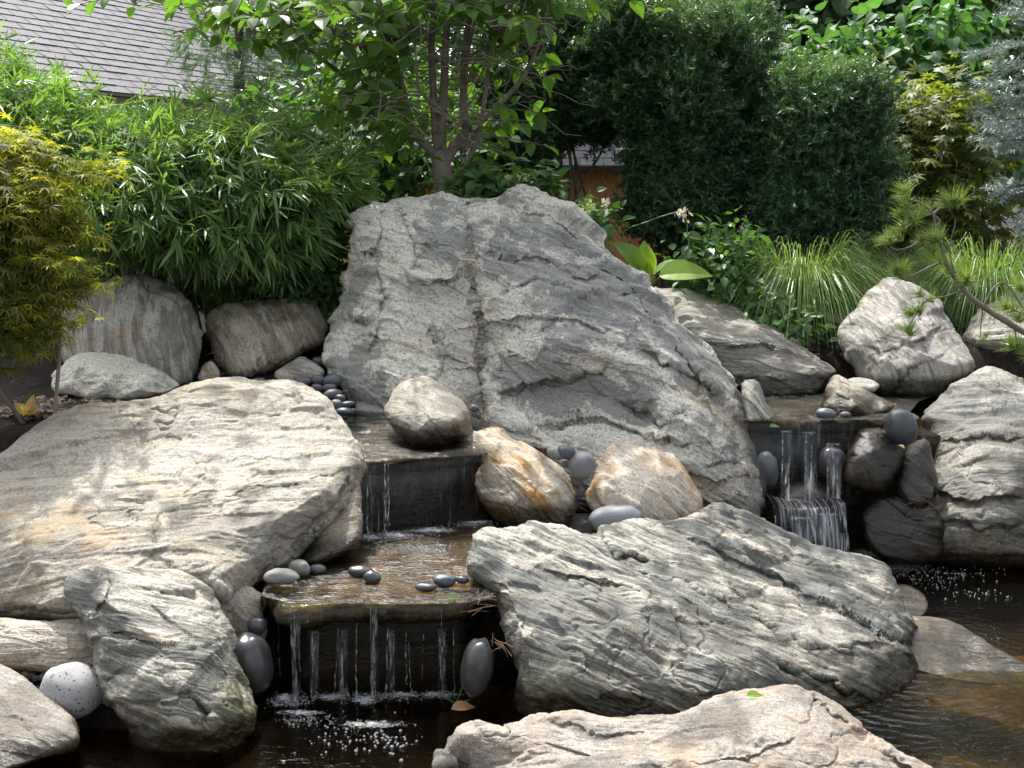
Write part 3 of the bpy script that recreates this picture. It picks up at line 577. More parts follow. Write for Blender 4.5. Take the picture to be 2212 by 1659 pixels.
rock('wet_rock', 'lowest black wet rock at the foot of the right-edge boulder, at the pond', 'wetrock',
     [(1855, 1105), (1900, 1065), (1960, 1060), (2020, 1090), (2050, 1140), (2040, 1215), (1960, 1225), (1890, 1205), (1862, 1160)], 5.48, 5.62, rnd=16, bulge=.06, ang=20, cat='rock', group='wet rocks in the right fall')
rock('wet_rock', 'round wet stone with water pouring over it, middle of the right fall', 'wetrock',
     [(1672, 1080), (1690, 1050), (1730, 1036), (1780, 1040), (1815, 1065), (1825, 1110), (1820, 1180), (1760, 1210), (1690, 1180)], 5.50, 5.64, rnd=40, bulge=.07, ang=10, ledge=.3, amp=.6, cat='rock', group='wet rocks in the right fall')
rock('wet_rock', 'low dome of wet stone at the very foot of the right fall', 'wetrock',
     [(1735, 1165), (1745, 1138), (1780, 1128), (1820, 1138), (1840, 1170), (1830, 1205), (1780, 1220), (1740, 1200)], 5.42, 5.5, rnd=30, bulge=.05, ang=10, ledge=.3, amp=.5, cat='rock', group='wet rocks in the right fall')
rock('boulder', 'flat brown rock half under water in the right pond, its top dry', 'warm',
     [(1950, 1330), (1990, 1328), (2040, 1335), (2090, 1355), (2140, 1395), (2212, 1432), (2250, 1450), (2230, 1475), (2150, 1480), (2060, 1470), (1960, 1440)], 4.2, 4.58, center=(2060, 1400), rnd=10, thick=.2, bulge=-.03, ang=20, dip=1.0, wl=0.0, amp=.5)
rock('rock', 'wet rock edge glinting at the right end of the diagonally banded boulder', 'warm',
     [(1925, 1265), (1960, 1262), (1995, 1280), (2010, 1310), (1990, 1335), (1940, 1335)], 4.86, 5.15, rnd=9, bulge=-.01, ang=20, dip=1.0, wl=.03, amp=.4, cat='rock', group='rocks between the falls')

# ------------------------------------------------------------------ river stones
def uvsphere(nu=28, nv=18):
    a = np.arange(nu) * 2 * np.pi / nu; b = np.linspace(0, np.pi, nv + 1)[1:-1]
    V = np.array([(math.sin(q) * math.cos(p), math.sin(q) * math.sin(p), math.cos(q)) for q in b for p in a] + [(0, 0, 1), (0, 0, -1)])
    F = []; j = np.arange(nu); j2 = (j + 1) % nu
    for k in range(nv - 2): F.append(np.stack([k * nu + j, (k + 1) * nu + j, (k + 1) * nu + j2, k * nu + j2], 1))
    T = np.concatenate([np.stack([np.full(nu, len(V) - 2), j, j2], 1), np.stack([(nv - 2) * nu + j2, (nv - 2) * nu + j, np.full(nu, len(V) - 1)], 1)])
    return V, np.concatenate(F), T
SV, SF, ST = uvsphere()
def stone(label, u, v, d, ru, rv, rot=0, mat='pebble', name='river_pebble', cat='pebble', group='dark river pebbles', depth=.9):
    V = np.sign(SV) * np.abs(SV) ** .92
    V = V * (1 + .09 * fbm(SV * 1.3 + rng.uniform(0, 90, 3), 2)[:, None]) + .0
    V[:, 0] *= 1 + .12 * rng.uniform(-1, 1) * SV[:, 2]
    a = R(rot); x = V[:, 0] * ru; z = V[:, 2] * rv
    k = d / FP
    P = np.stack([(x * math.cos(a) + z * math.sin(a)) * k, V[:, 1] * depth * .5 * (ru + rv) * k, (-x * math.sin(a) + z * math.cos(a)) * k], 1)
    c = at(u, v, d)
    o = mesh(name, P + c, [SF, ST], M[mat], None, c, True)
    return tag(o, label, cat, group)
G1 = 'round cobbles at the falls'
stone('pale cobble dotted with black specks, beside the leaning striped boulder', 157, 1492, 3.80, 70, 62, 15, 'speck', 'cobble', 'cobble', G1)
stone('large dark wet cobble at the left side of the lower fall', 545, 1432, 4.02, 45, 70, -12, 'pebwet', 'cobble', 'cobble', G1)
stone('small dark round stone above the large wet cobble left of the lower fall', 556, 1352, 4.12, 22, 20, 0, 'pebble', 'cobble', 'cobble', G1)
stone('tall dark egg-shaped cobble at the right side of the lower fall', 1030, 1440, 3.95, 37, 67, 8, 'pebwet', 'cobble', 'cobble', G1)
stone('smooth light grey cobble on top of the diagonally banded boulder', 1330, 1120, 4.92, 59, 31, -8, 'cobble', 'cobble', 'cobble', G1)
stone('dark egg-shaped stone perched at the lip of the right fall', 1946, 921, 5.66, 34, 41, -25, 'pebble', 'cobble', 'cobble', G1)
stone('dark rounded stone standing left of the right fall against the tallest boulder', 1660, 1012, 5.55, 21, 38, -14, 'pebble', 'cobble', 'cobble', G1)
stone('wet round stone halfway up the right fall in the streaming water', 1797, 1000, 5.66, 30, 36, 5, 'pebwet', 'cobble', 'cobble', G1)
G2 = 'dark river pebbles'
stone('small grey pebble left in the shallow water on the right lip', 1785, 895, 5.84, 23, 13, 10, 'pebble')
stone('tiny grey pebble beside the triangular rock on the right lip', 1826, 896, 5.84, 13, 7, 0, 'pebble')
stone('flat grey pebble at the left end of the lower ledge, foremost there', 607, 1245, 4.16, 40, 17, 2, 'pebpale')
stone('tan pebble behind the flat grey one at the left end of the lower ledge', 647, 1226, 4.3, 25, 18, 12, 'pebpale')
stone('small dark pebble, right end of the row on the lower ledge', 686, 1229, 4.34, 19, 10, 5, 'pebble')
stone('wet flat stone in the middle pool, left one of a close pair', 778, 1235, 4.3, 27, 14, 3, 'pebwet')
stone('smaller wet stone in the middle pool, right one of a close pair', 804, 1248, 4.22, 20, 15, 15, 'pebwet')
stone('dark oval stone near the right end of the lower ledge, nearer the banded boulder', 960, 1255, 4.2, 26, 15, 5, 'pebble')
stone('flat wet stone near the right end of the lower ledge, left of the oval one', 920, 1268, 4.13, 25, 10, 3, 'pebwet')
stone('small wet stone touching the banded boulder at the right end of the lower ledge', 998, 1252, 4.2, 16, 9, 8, 'pebwet')
PB = [(687, 780, 12, 9, 'small bluish pebble in the dark gap right of the wedged angular rock'), (655, 824, 19, 9, 'flat grey pebble directly below the wedged angular rock'), (688, 822, 16, 12, 'round pebble right of the wedged angular rock'),
      (718, 823, 22, 15, 'large slate-blue pebble leaning on the left foot of the tallest boulder'), (685, 838, 14, 9, 'pebble half behind the pale boulder top below the wedged rock'), (711, 838, 16, 9, 'flat dark pebble in the middle of the pebble heap'),
      (719, 853, 21, 13, 'broad dark pebble halfway down the pebble heap'), (727, 876, 16, 14, 'round dark pebble near the bottom of the heap beside the pale boulder'), (751, 874, 16, 8, 'flat pebble near the water at the right of the heap'),
      (745, 889, 21, 9, 'lowest flat pebble of the heap, touching the upper pool'), (736, 860, 12, 8, 'small pebble tucked among the lower heap'), (762, 888, 9, 6, 'tiny pebble at the right end of the heap by the pool'),
      (493, 822, 14, 8, 'grey pebble at the foot of the brown streaked boulder, leftmost there'), (520, 823, 16, 7, 'grey pebble second from left along the top of the pale boulder'), (560, 822, 14, 6, 'grey pebble right of two others along the top of the pale boulder'), (470, 828, 10, 7, 'tiny pebble beside the small dark wedged stone')]
for u, v, ru, rv, lab in PB: stone(lab, u, v, 5.62 + (890 - v) * .006, ru, rv, rng.uniform(-12, 12))
for u, v, ru, rv, rot, lab, mt in [(1025, 882, 11, 8, 10, 'topmost pebble of three right of the whitish boulder', 'pebble'), (1029, 895, 13, 9, 0, 'middle pebble of three right of the whitish boulder', 'pebble'), (1031, 916, 12, 15, 20, 'lowest and largest pebble of three right of the whitish boulder', 'pebble'),
                               (1199, 981, 19, 11, 28, 'pale pebble left in the cluster below the tallest boulder', 'pebpale'), (1224, 977, 20, 16, 10, 'dark pebble at the back of the cluster below the tallest boulder', 'pebble'), (1257, 1006, 30, 33, -20, 'biggest blue-grey pebble in the cluster between ochre and brown boulders', 'cobble'),
                               (1222, 1003, 9, 8, 0, 'tiny pebble in front of the dark one between ochre and brown boulders', 'pebble'), (1243, 1040, 10, 14, -30, 'small pebble below the biggest blue-grey one', 'pebble'), (1254, 1062, 8, 13, -10, 'lowest small pebble between ochre and brown boulders', 'pebble')]:
    stone(lab, u, v, 5.12 if u < 1100 else 5.08, ru, rv, rot, mt)

# ------------------------------------------------------------------ ground sheet
def ground_z(x, y):
    zL = -.25 + .53 * ss(4.42, 4.56, y) + .32 * ss(5.02, 5.14, y - 1.05 * ss(-.12, .0, x)) + .25 * ss(6.0, 6.9, y)
    zR = -.28 + .84 * ss(5.86, 5.98, y) + .32 * ss(6.62, 6.95, y)
    zl2 = -.25 + .36 * ss(3.55, 3.95, y) + .64 * ss(4.5, 5.1, y) + .12 * ss(6, 7, y)
    t = ss(.25, .45, x); z = zL * (1 - t) + zR * t
    t = ss(-.72, -1.05, x); z = z * (1 - t) + zl2 * t
    z = z + .35 * ss(2.5, 1.9, y) + .10 * ss(7, 9, y)
    z = z + .9 * ss(2.75, 3.3, x) * ss(8, 5.5, y)
    return z
def axis_pts(a, b, fine0, fine1, step, far):
    m = np.arange(fine0, fine1, step); l = fine0 - np.geomspace(step, fine0 - a, far)[::-1]; r = fine1 + np.geomspace(step, b - fine1, far)
    return np.concatenate([l, m, r])
gx = axis_pts(-90, 90, -3.6, 3.6, .045, 22); gy = axis_pts(-30, 160, 1.8, 8.4, .045, 22)
X, Y = np.meshgrid(gx, gy); P = np.stack([X.ravel(), Y.ravel(), np.zeros(X.size)], 1)
near = ss(14, 9, np.hypot(P[:, 0], P[:, 1] - 5))
P[:, 2] = ground_z(P[:, 0], P[:, 1]) + near * (.03 * fbm(P * 2.2, 3) + .016 * fbm(P * 11, 3))
nx = len(gx); i = np.arange(len(gy) - 1)[:, None] * nx; j = np.arange(nx - 1)[None]
F = np.stack([i + j, i + j + 1, i + nx + j + 1, i + nx + j], -1).reshape(-1, 4)
T = NT('mulch_and_mud')
pos = T.n('NewGeometry').outputs['Position']
n = T.noise(pos, 34, 6, .7); n2 = T.noise(pos, 150, 3, .7); vo = T.n('TexVoronoi', {'Vector': T.n('VectorMath', {0: pos, 1: (1, 1.6, 1)}, operation='MULTIPLY').outputs[0], 'Scale': 70}).outputs['Color']
col = T.mix(T.ramp(n, [(.35, 0), (.7, 1)]), (.012, .009, .007), (.050, .036, .026))
col = T.mix(.35, col, T.mix(1.0, col, vo, 'MULTIPLY'))
z = T.n('SeparateXYZ', {0: pos}).outputs[2]
mud = T.mix(T.noise(pos, 6, 5), (.05, .034, .012), (.24, .16, .05))
col = T.mix(T.ramp(z, [(0, 1), (.02, 0)]) if False else T.math('LESS_THAN', z, -.12), col, mud)
bp = T.n('Bump', {'Height': T.math('ADD', n, n2), 'Strength': .9, 'Distance': .02})
M['ground'] = T.out(T.n('BsdfPrincipled', {'Base Color': col, 'Roughness': .95, 'Normal': bp.outputs[0], 'Specular IOR Level': .2}).outputs[0])
tag(mesh('ground', P, F, M['ground'], None, (0, 0, 0), True), None, None, None, 'structure')

# ------------------------------------------------------------------ water surfaces
def sheet(name, poly, z, mat, step=.03, amp=.002, sc=9):
    """flat water surface filling a polygon (fan grid with small real waves)"""
    poly = np.array(poly, float); c = poly.mean(0)
    seg = np.linalg.norm(np.roll(poly, -1, 0) - poly, axis=1); cum = np.concatenate([[0], np.cumsum(seg)])
    n = int(cum[-1] / step); s = np.linspace(0, cum[-1], n, endpoint=False); pc = np.vstack([poly, poly[:1]])
    B = np.stack([np.interp(s, cum, pc[:, 0]), np.interp(s, cum, pc[:, 1])], 1)
    m = int(np.linalg.norm(B - c, axis=1).max() / step); rr = np.linspace(1, .004, m)
    xy = (c + (B - c)[None] * rr[:, None, None]).reshape(-1, 2)
    V = np.c_[xy, np.full(len(xy), z)]; V[:, 2] += amp * fbm(V * (sc, sc * 1.4, 1), 3)
    j = np.arange(n); j2 = (j + 1) % n
    F = np.concatenate([np.stack([k * n + j, k * n + j2, (k + 1) * n + j2, (k + 1) * n + j], 1) for k in range(m - 1)])
    return tag(mesh(name, V, F, mat, None, (c[0], c[1], z), True), None, None, None, 'structure')
rp = on(1984, 1462, 0.0)
M['pond'] = water_mat('pond_water', (.74, .64, .42), 5.0, .26, ring=[(float(rp[0]), float(rp[1]), 120, 3.0, .45)], rough=.10, stretch=(.8, 1.6, 1), fine=1.6)
M['stream'] = water_mat('stream_water', (.74, .64, .42), 13, 1.0, rough=.20, stretch=(.8, 1.5, 1), fine=1.4, patchy=True)
sheet('pond_water', [(-2.4, 1.9), (2.9, 1.9), (2.9, 5.95), (.30, 5.95), (.30, 4.7), (-.15, 4.24), (-.75, 4.24), (-1.2, 3.9), (-2.4, 3.5)], 0.0, M['pond'], .05, .0025, 5)
sheet('middle_pool_water', [(-.86, 4.08), (-.76, 4.005), (-.5, 3.99), (-.2, 3.995), (-.09, 4.03), (.12, 4.5), (.42, 4.95), (.42, 5.2), (-.85, 5.2), (-.9, 4.6)], .357, M['stream'], .02, .003, 12)
M['upper'] = water_mat('upper_water', (.7, .62, .45), 11, 1.0, rough=.18, stretch=(.8, 1.5, 1), fine=1.4, patchy=True)
sheet('upper_left_pool_water', [(-.66, 4.80), (-.5, 4.83), (-.3, 4.90), (-.14, 4.94), (-.05, 5.1), (-.02, 5.5), (-.2, 5.85), (-1.0, 5.85), (-1.0, 5.2), (-.8, 4.85)], .668, M['upper'], .02, .003, 12)
sheet('upper_right_pool_water', [(1.08, 5.76), (1.3, 5.75), (1.6, 5.76), (1.83, 5.75), (1.92, 5.9), (2.1, 6.3), (2.6, 6.95), (1.1, 6.95), (1.0, 6.2)], .668, M['upper'], .025, .002, 9)

# ------------------------------------------------------------------ ledge slabs and the walls behind the falls
def ledge(name, label, lip, top, thick, depth, mat, wall_in, wall_bot, seed=0, wmat=None):
    """overhanging slab: the lip line is swept through a profile (top, rounded nose, underside) and a set-back wall below"""
    L = smooth_line(np.array(lip, float), 14); s = len(L)
    prof = [(depth, 0), (depth * .6, 0), (.25, 0), (.12, 0), (.06, 0), (.03, -.002), (.012, -.006), (.003, -.014), (0, -.026), (.004, -.5 * thick), (.012, -.8 * thick), (.03, -thick), (.08, -thick - .004), (wall_in, -thick - .01)]
    prof += [(wall_in + .01 * q, -thick - (top - thick - wall_bot) * q / 6 - .01) for q in range(1, 7)]
    V = np.concatenate([np.stack([L[:, 0], L[:, 1] + a, np.full(s, top + b)], 1) for a, b in prof])
    i = np.arange(len(prof) - 1)[:, None] * s; j = np.arange(s - 1)[None]
    F = np.stack([i + j, i + s + j, i + s + j + 1, i + j + 1], -1).reshape(-1, 4)
    fol = np.stack([V[:, 0], V[:, 1], V[:, 2]], 1)
    N = vnormals(V, F)
    V = V + N * (.02 * fbm(V * 9 + seed, 4) + .008 * fbm(V * 32, 3))[:, None] * (1 - .7 * (V[:, 2] > top - .005))[:, None]
    ats = {'fol': fol, 'pale': np.zeros(len(V)), 'rust': .1 + 0 * V[:, 0], 'moss': .6 * ss(top - .02, top - .1, V[:, 2]), 'skin': np.zeros(len(V)), 'wet': 1.2 * ss(top - .02, top - .09, V[:, 2])}
    cut = 12 * (s - 1)
    o = mesh(name, V, F[:cut], M[mat], None, None, True, ats)
    w = mesh('back_wall', V + (0, .002, 0), F[cut:], M['wetrock'], None, None, True, ats); loc = w.location.copy(); w.parent = o; w.location = loc - o.location  # wet wall, also blackened to paint in the shade of the recess
    return tag(o, label, 'stone ledge', 'stone ledges under the falls')
lip1 = [at(560, 1262, 4.12), on(577, 1277, .34), on(611, 1310, .34), on(700, 1306, .34), on(800, 1299, .34), on(900, 1301, .34), on(1000, 1293, .34), on(1045, 1272, .34), at(1075, 1262, 4.2)]
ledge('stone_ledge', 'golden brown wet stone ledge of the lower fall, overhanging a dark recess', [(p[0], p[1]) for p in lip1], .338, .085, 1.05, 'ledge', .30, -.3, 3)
lip2 = [on(740, 1010, .655), on(775, 1000, .655), on(850, 992, .655), on(930, 986, .655), on(1010, 976, .655), on(1050, 970, .655)]
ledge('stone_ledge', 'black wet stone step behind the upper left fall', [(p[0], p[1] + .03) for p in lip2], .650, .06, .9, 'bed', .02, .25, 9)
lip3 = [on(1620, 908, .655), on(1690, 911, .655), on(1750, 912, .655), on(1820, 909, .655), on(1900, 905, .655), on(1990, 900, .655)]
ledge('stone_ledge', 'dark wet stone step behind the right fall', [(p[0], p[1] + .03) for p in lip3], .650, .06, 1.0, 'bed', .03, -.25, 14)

# ------------------------------------------------------------------ falling water
M['fall'] = fall_mat('falling_water', .7, 60, 5, .54, .74)
M['fallwhite'] = fall_mat('white_water', 1.1, 60, 6, .46, .70)
M['strand'] = fall_mat('water_strand', 1.25, 160, 16, .44, .66, gloss=.6)
def drop_sheet(parent, name, lip, z0, z1, throw, mat, foam, back=.06, seed=0, n=26):
    """sheet of water curving over a lip and dropping from z0 to z1"""
    L = smooth_line(np.array(lip, float), 16); s = len(L)
    al = np.concatenate([[0], np.cumsum(np.linalg.norm(np.diff(L, axis=0), axis=1))])
    rows = []; fl = []; fo = []
    for k in range(n):
        t = k / (n - 1)
        if t < .2: dy, z = back * (1 - t / .2), z0 + .003 - .012 * (t / .2) ** 2
        else:
            q = (t - .2) / .8; z = z0 - .009 - (z0 - .009 - z1) * q; dy = -throw * (1 - (1 - q) ** 2.2)
        rows.append(np.stack([L[:, 0], L[:, 1] + dy, np.full(s, z)], 1))
        fl.append(np.stack([al + seed, np.full(s, seed), np.full(s, z)], 1)); fo.append(foam(al / al[-1], t))
    V = np.concatenate(rows); fol = np.concatenate(fl); fo = np.concatenate(fo)
    lo = np.tile(np.linspace(0, 1, n)[:, None], (1, s)).ravel()
    w = fbm(np.stack([fol[:, 0] * 24, fol[:, 0] * 0 + seed, fol[:, 2] * 2.5], 1), 3)
    V[:, 1] += (.012 * w + .004 * fbm(np.stack([fol[:, 0] * 90, fol[:, 0] * 0 + seed, fol[:, 2] * 8], 1), 2)) * lo
    V[:, 2] += .006 * fbm(np.stack([fol[:, 0] * 30, fol[:, 0] * 0, fol[:, 0] * 0 + 3], 1), 2) * (lo > .15)
    i = np.arange(n - 1)[:, None] * s; j = np.arange(s - 1)[None]
    F = np.stack([i + j, i + s + j, i + s + j + 1, i + j + 1], -1).reshape(-1, 4)
    return mesh(name, V, F, M[mat], parent, None, True, {'fol': fol, 'foam': fo})
def strand(parent, u, z0, z1, w, y, seed, foam=1.0, lean=0.0):
    """one thin rope of falling water, wavering, thinning and breaking up lower down"""
    k = 44; t = np.linspace(0, 1, k); z = z0 - (z0 - z1) * t; r_ = np.random.default_rng(900 + seed)
    x0 = (u - 1106) / FP * y; ph = seed * 7.7; q = np.stack([t * 5, t * 0 + ph, t * 0], 1)
    xx = x0 + lean * t + .007 * fbm(q, 3) * t; yy = y - .03 * np.sqrt(t) + .006 * fbm(q + 9, 2) * t
    r = w * (.45 + .25 * t + .75 * np.clip(fbm(q * (2.4, 1, 1) + 30, 3), -.5, 1) * (.3 + t))
    V, F = tube(np.stack([xx, yy, z], 1), np.maximum(r, .0007), 6)
    fol = np.stack([V[:, 0] + seed, V[:, 1], V[:, 2]], 1)
    V[:, 1] = yy.repeat(6) + (V[:, 1] - yy.repeat(6)) * .6
    fo = foam * np.clip(.35 + .9 * fbm(q * (1.6, 1, 1) + 50, 3) + .25 * t, .02, 1.3)
    return mesh('water_strand', V, F, M['strand'], parent, None, True, {'fol': fol, 'foam': fo.repeat(6)})
c0 = at(810, 1500, 4.0)
w1 = tag(empty('waterfall', (c0[0], c0[1], 0)), 'lower waterfall breaking into thin strands under the golden ledge', 'waterfall', 'waterfalls')
for k, (u, w, z0, z1, fm, ln) in enumerate([(581, .003, .33, .05, .4, .005), (609, .0055, .335, 0, 1.0, .014), (616, .004, .33, .02, .7, .01), (629, .003, .33, .12, .5, .0), (657, .0045, .25, .04, .8, .0), (715, .0035, .26, .02, .6, -.014), (724, .0045, .25, 0, .8, -.004), (757, .004, .27, .0, .7, -.006), (789, .006, .338, -.01, 1.0, .004), (793, .0035, .30, .0, .7, .01), (827, .004, .25, .01, .7, -.01), (868, .003, .24, .06, .5, .0), (873, .003, .2, .03, .6, .01), (907, .0028, .23, .08, .5, -.004), (941, .004, .24, .01, .7, .014), (948, .0025, .33, .1, .5, .0), (974, .0035, .24, .0, .8, .004)]):
    yl = float(np.interp(u, [577, 611, 700, 800, 900, 1000, 1045], [p[1] for p in lip1[1:8]]))
    strand(w1, u, z0, z1, w, yl - .008, k + 1, fm, ln)
for k, (u0, u1, z0, z1, fm) in enumerate([(604, 628, .32, .02, .7), (648, 668, .25, .05, .45), (710, 732, .25, .0, .55), (782, 800, .33, .0, .8), (822, 838, .24, .04, .5), (936, 956, .24, .02, .55)]):
    ls_ = [((u - 1106) / FP * 3.985, float(np.interp(u, [577, 611, 700, 800, 900, 1000, 1045], [p[1] for p in lip1[1:8]])) - .012) for u in np.linspace(u0, u1, 4)]
    drop_sheet(w1, 'water_ribbon', ls_, z0, z1, .03, 'strand', lambda a, t, fm=fm, k=k: fm * np.sin(np.pi * np.clip(a, 0, 1)) * float(ss(0, .4, t)) * np.clip(.55 + 1.1 * fbm(np.stack([a * 2 + k * 9, a * 0 + t * 3.5, a * 0], 1), 3), 0, 1.4), .004, 70 + k, 22)
drop_sheet(w1, 'water_sheet', [(p[0], p[1] - .006) for p in lip1[1:8]], .345, .285, .012, 'fall', lambda a, t: .12 + 0 * a, .05, 5, 14)
c0 = on(890, 1145, .36)
w2 = tag(empty('waterfall', c0), 'upper left waterfall, thin dark sheet over a black step below the whitish boulder', 'waterfall', 'waterfalls')
drop_sheet(w2, 'water_sheet', [(p[0], p[1]) for p in lip2], .664, .35, .05, 'fall', lambda a, t: (.10 + 1.2 * np.exp(-((a - .2) / .05) ** 2) + .9 * np.exp(-((a - .29) / .03) ** 2) + .6 * np.exp(-((a - .62) / .03) ** 2) + .35 * np.exp(-((a - .8) / .05) ** 2)) * (.4 + .6 * t), .06, 11)
for k, (u, w, z1) in enumerate([(787, .006, .36), (826, .008, .36), (833, .005, .4)]):
    strand(w2, u, .655, z1, w, float(np.interp(u, [740, 1050], [lip2[0][1], lip2[-1][1]])) - .035, 40 + k, 1.2)
c0 = on(1740, 1190, 0)
w3 = tag(empty('waterfall', c0), 'right waterfall dropping in two stages over round stones into the far pond', 'waterfall', 'waterfalls')
drop_sheet(w3, 'water_sheet', [(p[0], p[1]) for p in lip3[:5]], .664, .30, .06, 'fall', lambda a, t: (.12 + .9 * np.exp(-((a - .45) / .12) ** 2) + .8 * np.exp(-((a - .75) / .05) ** 2)) * (.25 + .75 * t), .07, 21)
drop_sheet(w3, 'water_sheet', [at(1668, 1085, 5.50)[:2], at(1690, 1060, 5.44)[:2], at(1722, 1045, 5.40)[:2], at(1758, 1040, 5.39)[:2], at(1795, 1050, 5.42)[:2], at(1826, 1080, 5.50)[:2]], .335, .10, .085, 'fallwhite', lambda a, t: .42 + .9 * ss(.3, .65, a) * ss(.1, .5, t), .14, 31)
drop_sheet(w3, 'water_sheet', [at(1728, 1150, 5.40)[:2], at(1765, 1132, 5.33)[:2], at(1805, 1132, 5.33)[:2], at(1845, 1165, 5.40)[:2]], .105, .0, .06, 'fallwhite', lambda a, t: .7 + .3 * a, .10, 41, 18)
for k, (u, w, z0, z1, y) in enumerate([(1700, .005, .64, .33, 5.62), (1716, .004, .64, .33, 5.62), (1752, .006, .64, .34, 5.6), (1800, .006, .6, .30, 5.52), (1764, .004, .64, .34, 5.6), (1690, .004, .30, .05, 5.38), (1705, .004, .3, .02, 5.36)]):
    strand(w3, u, z0, z1, w, y, 60 + k, .9)
for k, (u0, u1, z0, z1, y, fm) in enumerate([(1770, 1832, .31, .03, 5.36, 1.2), (1725, 1770, .30, .10, 5.33, .7), (1745, 1775, .64, .34, 5.57, .9), (1700, 1722, .64, .33, 5.6, .7), (1800, 1830, .60, .36, 5.5, .8), (1815, 1862, .12, .0, 5.36, 1.2)]):
    drop_sheet(w3, 'water_ribbon', [((u - 1106) / FP * y, y) for u in np.linspace(u0, u1, 5)], z0, z1, .05, 'fallwhite', lambda a, t, fm=fm, k=k: fm * np.sin(np.pi * np.clip(a, 0, 1)) * float(ss(.02, .45, t)) * np.clip(.45 + .4 * t + 1.0 * fbm(np.stack([a * 2 + k * 7, a * 0 + t * 3, a * 0 + 4], 1), 3), 0, 1.4), .03, 90 + k, 24)

# froth where the falls strike: thin ragged sheets of churned water lying on the pools
T = NT('froth')
pos = T.n('NewGeometry').outputs['Position']
f = T.n('Attribute', attribute_name='foam').outputs['Fac']
n = T.noise(T.n('VectorMath', {0: pos, 1: (1, 1.5, 1)}, operation='MULTIPLY').outputs[0], 55, 5, .72, .8)
m_ = T.ramp(T.math('ADD', T.math('MULTIPLY', f, .34), T.math('MULTIPLY', n, .8)), [(.54, 0), (.72, .9)])
bp = T.n('Bump', {'Height': n, 'Strength': 1.0, 'Distance': .01})
df = T.n('BsdfPrincipled', {'Base Color': (.62, .66, .70), 'Roughness': .25, 'Normal': bp.outputs[0]})
M['froth'] = T.out(T.n('MixShader', {0: m_, 1: T.n('BsdfTransparent').outputs[0], 2: df.outputs[0]}).outputs[0])
def froth(label, spots):
    mb_ = MB(); fo = []
    for u, v, z, ru, rv in spots:
        a = np.arange(40) * 2 * np.pi / 40; r = np.linspace(1, .02, 12)
        P = np.concatenate([on(u + ru * q * np.cos(a), v + rv * q * np.sin(a), z) for q in r]); P[:, 2] += .006 * fbm(P * 40, 3) * np.repeat(1 - r, 40) + .001
        j = np.arange(40); F = np.concatenate([np.stack([k * 40 + j, k * 40 + (j + 1) % 40, (k + 1) * 40 + (j + 1) % 40, (k + 1) * 40 + j], 1) for k in range(11)])
        mb_.add(P, F); fo.append(np.repeat(1 - r, 40))
    tag(mb_.build('froth', M['froth'], None, True, None, {'foam': np.concatenate(fo)}), label, 'froth', None, 'stuff')
froth('churned white froth under the lower waterfall strands', [(615, 1508, .006, 50, 16), (720, 1506, .006, 60, 13), (790, 1512, .007, 50, 18), (950, 1500, .006, 70, 12), (870, 1500, .006, 60, 10), (650, 1540, .005, 80, 10), (800, 1565, .004, 110, 13)])
froth('churned white froth under the upper left fall', [(800, 1160, .365, 45, 13), (850, 1155, .366, 60, 12), (930, 1145, .366, 90, 11), (1030, 1128, .366, 60, 8)])
froth('churned white froth at the foot of the right fall', [(1800, 1192, .008, 80, 16), (1870, 1200, .007, 80, 18), (1950, 1222, .006, 90, 20), (1730, 1190, .007, 60, 14)])

# ------------------------------------------------------------------ leaves and needles
def frames(axis, nrm):
    """rotation matrices whose y column is the leaf axis and whose z column is close to nrm"""
    y = unit(axis); z = unit(nrm - (nrm * y).sum(1, keepdims=True) * y); x = np.cross(y, z)
    return np.stack([x, y, z], -1)
def scatter(tv, tf, pos, Rm, sc, tip=None):
    V = np.einsum('nij,kj->nki', Rm, tv) * np.asarray(sc)[:, None, None] + pos[:, None]
    F = tf[None] + (np.arange(len(pos)) * len(tv))[:, None, None]
    return V.reshape(-1, 3), F.reshape(-1, 3)
def leaf_t(ts, ws, fold=.25, curl=.15, twist=0.0):
    """folded, drooping leaf blade along +y; first and last stations are points"""
    V = [(0, 0, 0)]; F = []
    for t, w in zip(ts, ws):
        z = -curl * t * t; tw = twist * t
        V += [(-w, t, z + fold * w + tw * w), (0, t, z), (w, t, z + fold * w - tw * w)]
    V.append((0, 1, -curl)); n = len(ts)
    F += [(0, 2, 1), (0, 3, 2)]
    for k in range(n - 1):
        a = 1 + 3 * k; b = a + 3
        F += [(a, a + 1, b + 1), (a, b + 1, b), (a + 1, a + 2, b + 2), (a + 1, b + 2, b + 1)]
    a = 1 + 3 * (n - 1); e = len(V) - 1
    F += [(a, a + 1, e), (a + 1, a + 2, e)]
    return np.array(V, float), np.array(F)
OVATE = leaf_t([.12, .3, .5, .7, .88], [.17, .29, .30, .22, .09], .35, .22)
HEART = leaf_t([-.04, .12, .32, .55, .8], [.30, .43, .44, .33, .14], .22, .2)
LANCE = leaf_t([.12, .35, .65, .88], [.036, .054, .042, .018], .3, .18)
SMALL = leaf_t([.2, .5, .8], [.24, .30, .16], .3, .15)
HOSTA = leaf_t([.06, .18, .34, .52, .7, .86, .95], [.16, .27, .33, .32, .25, .14, .06], .30, .28)
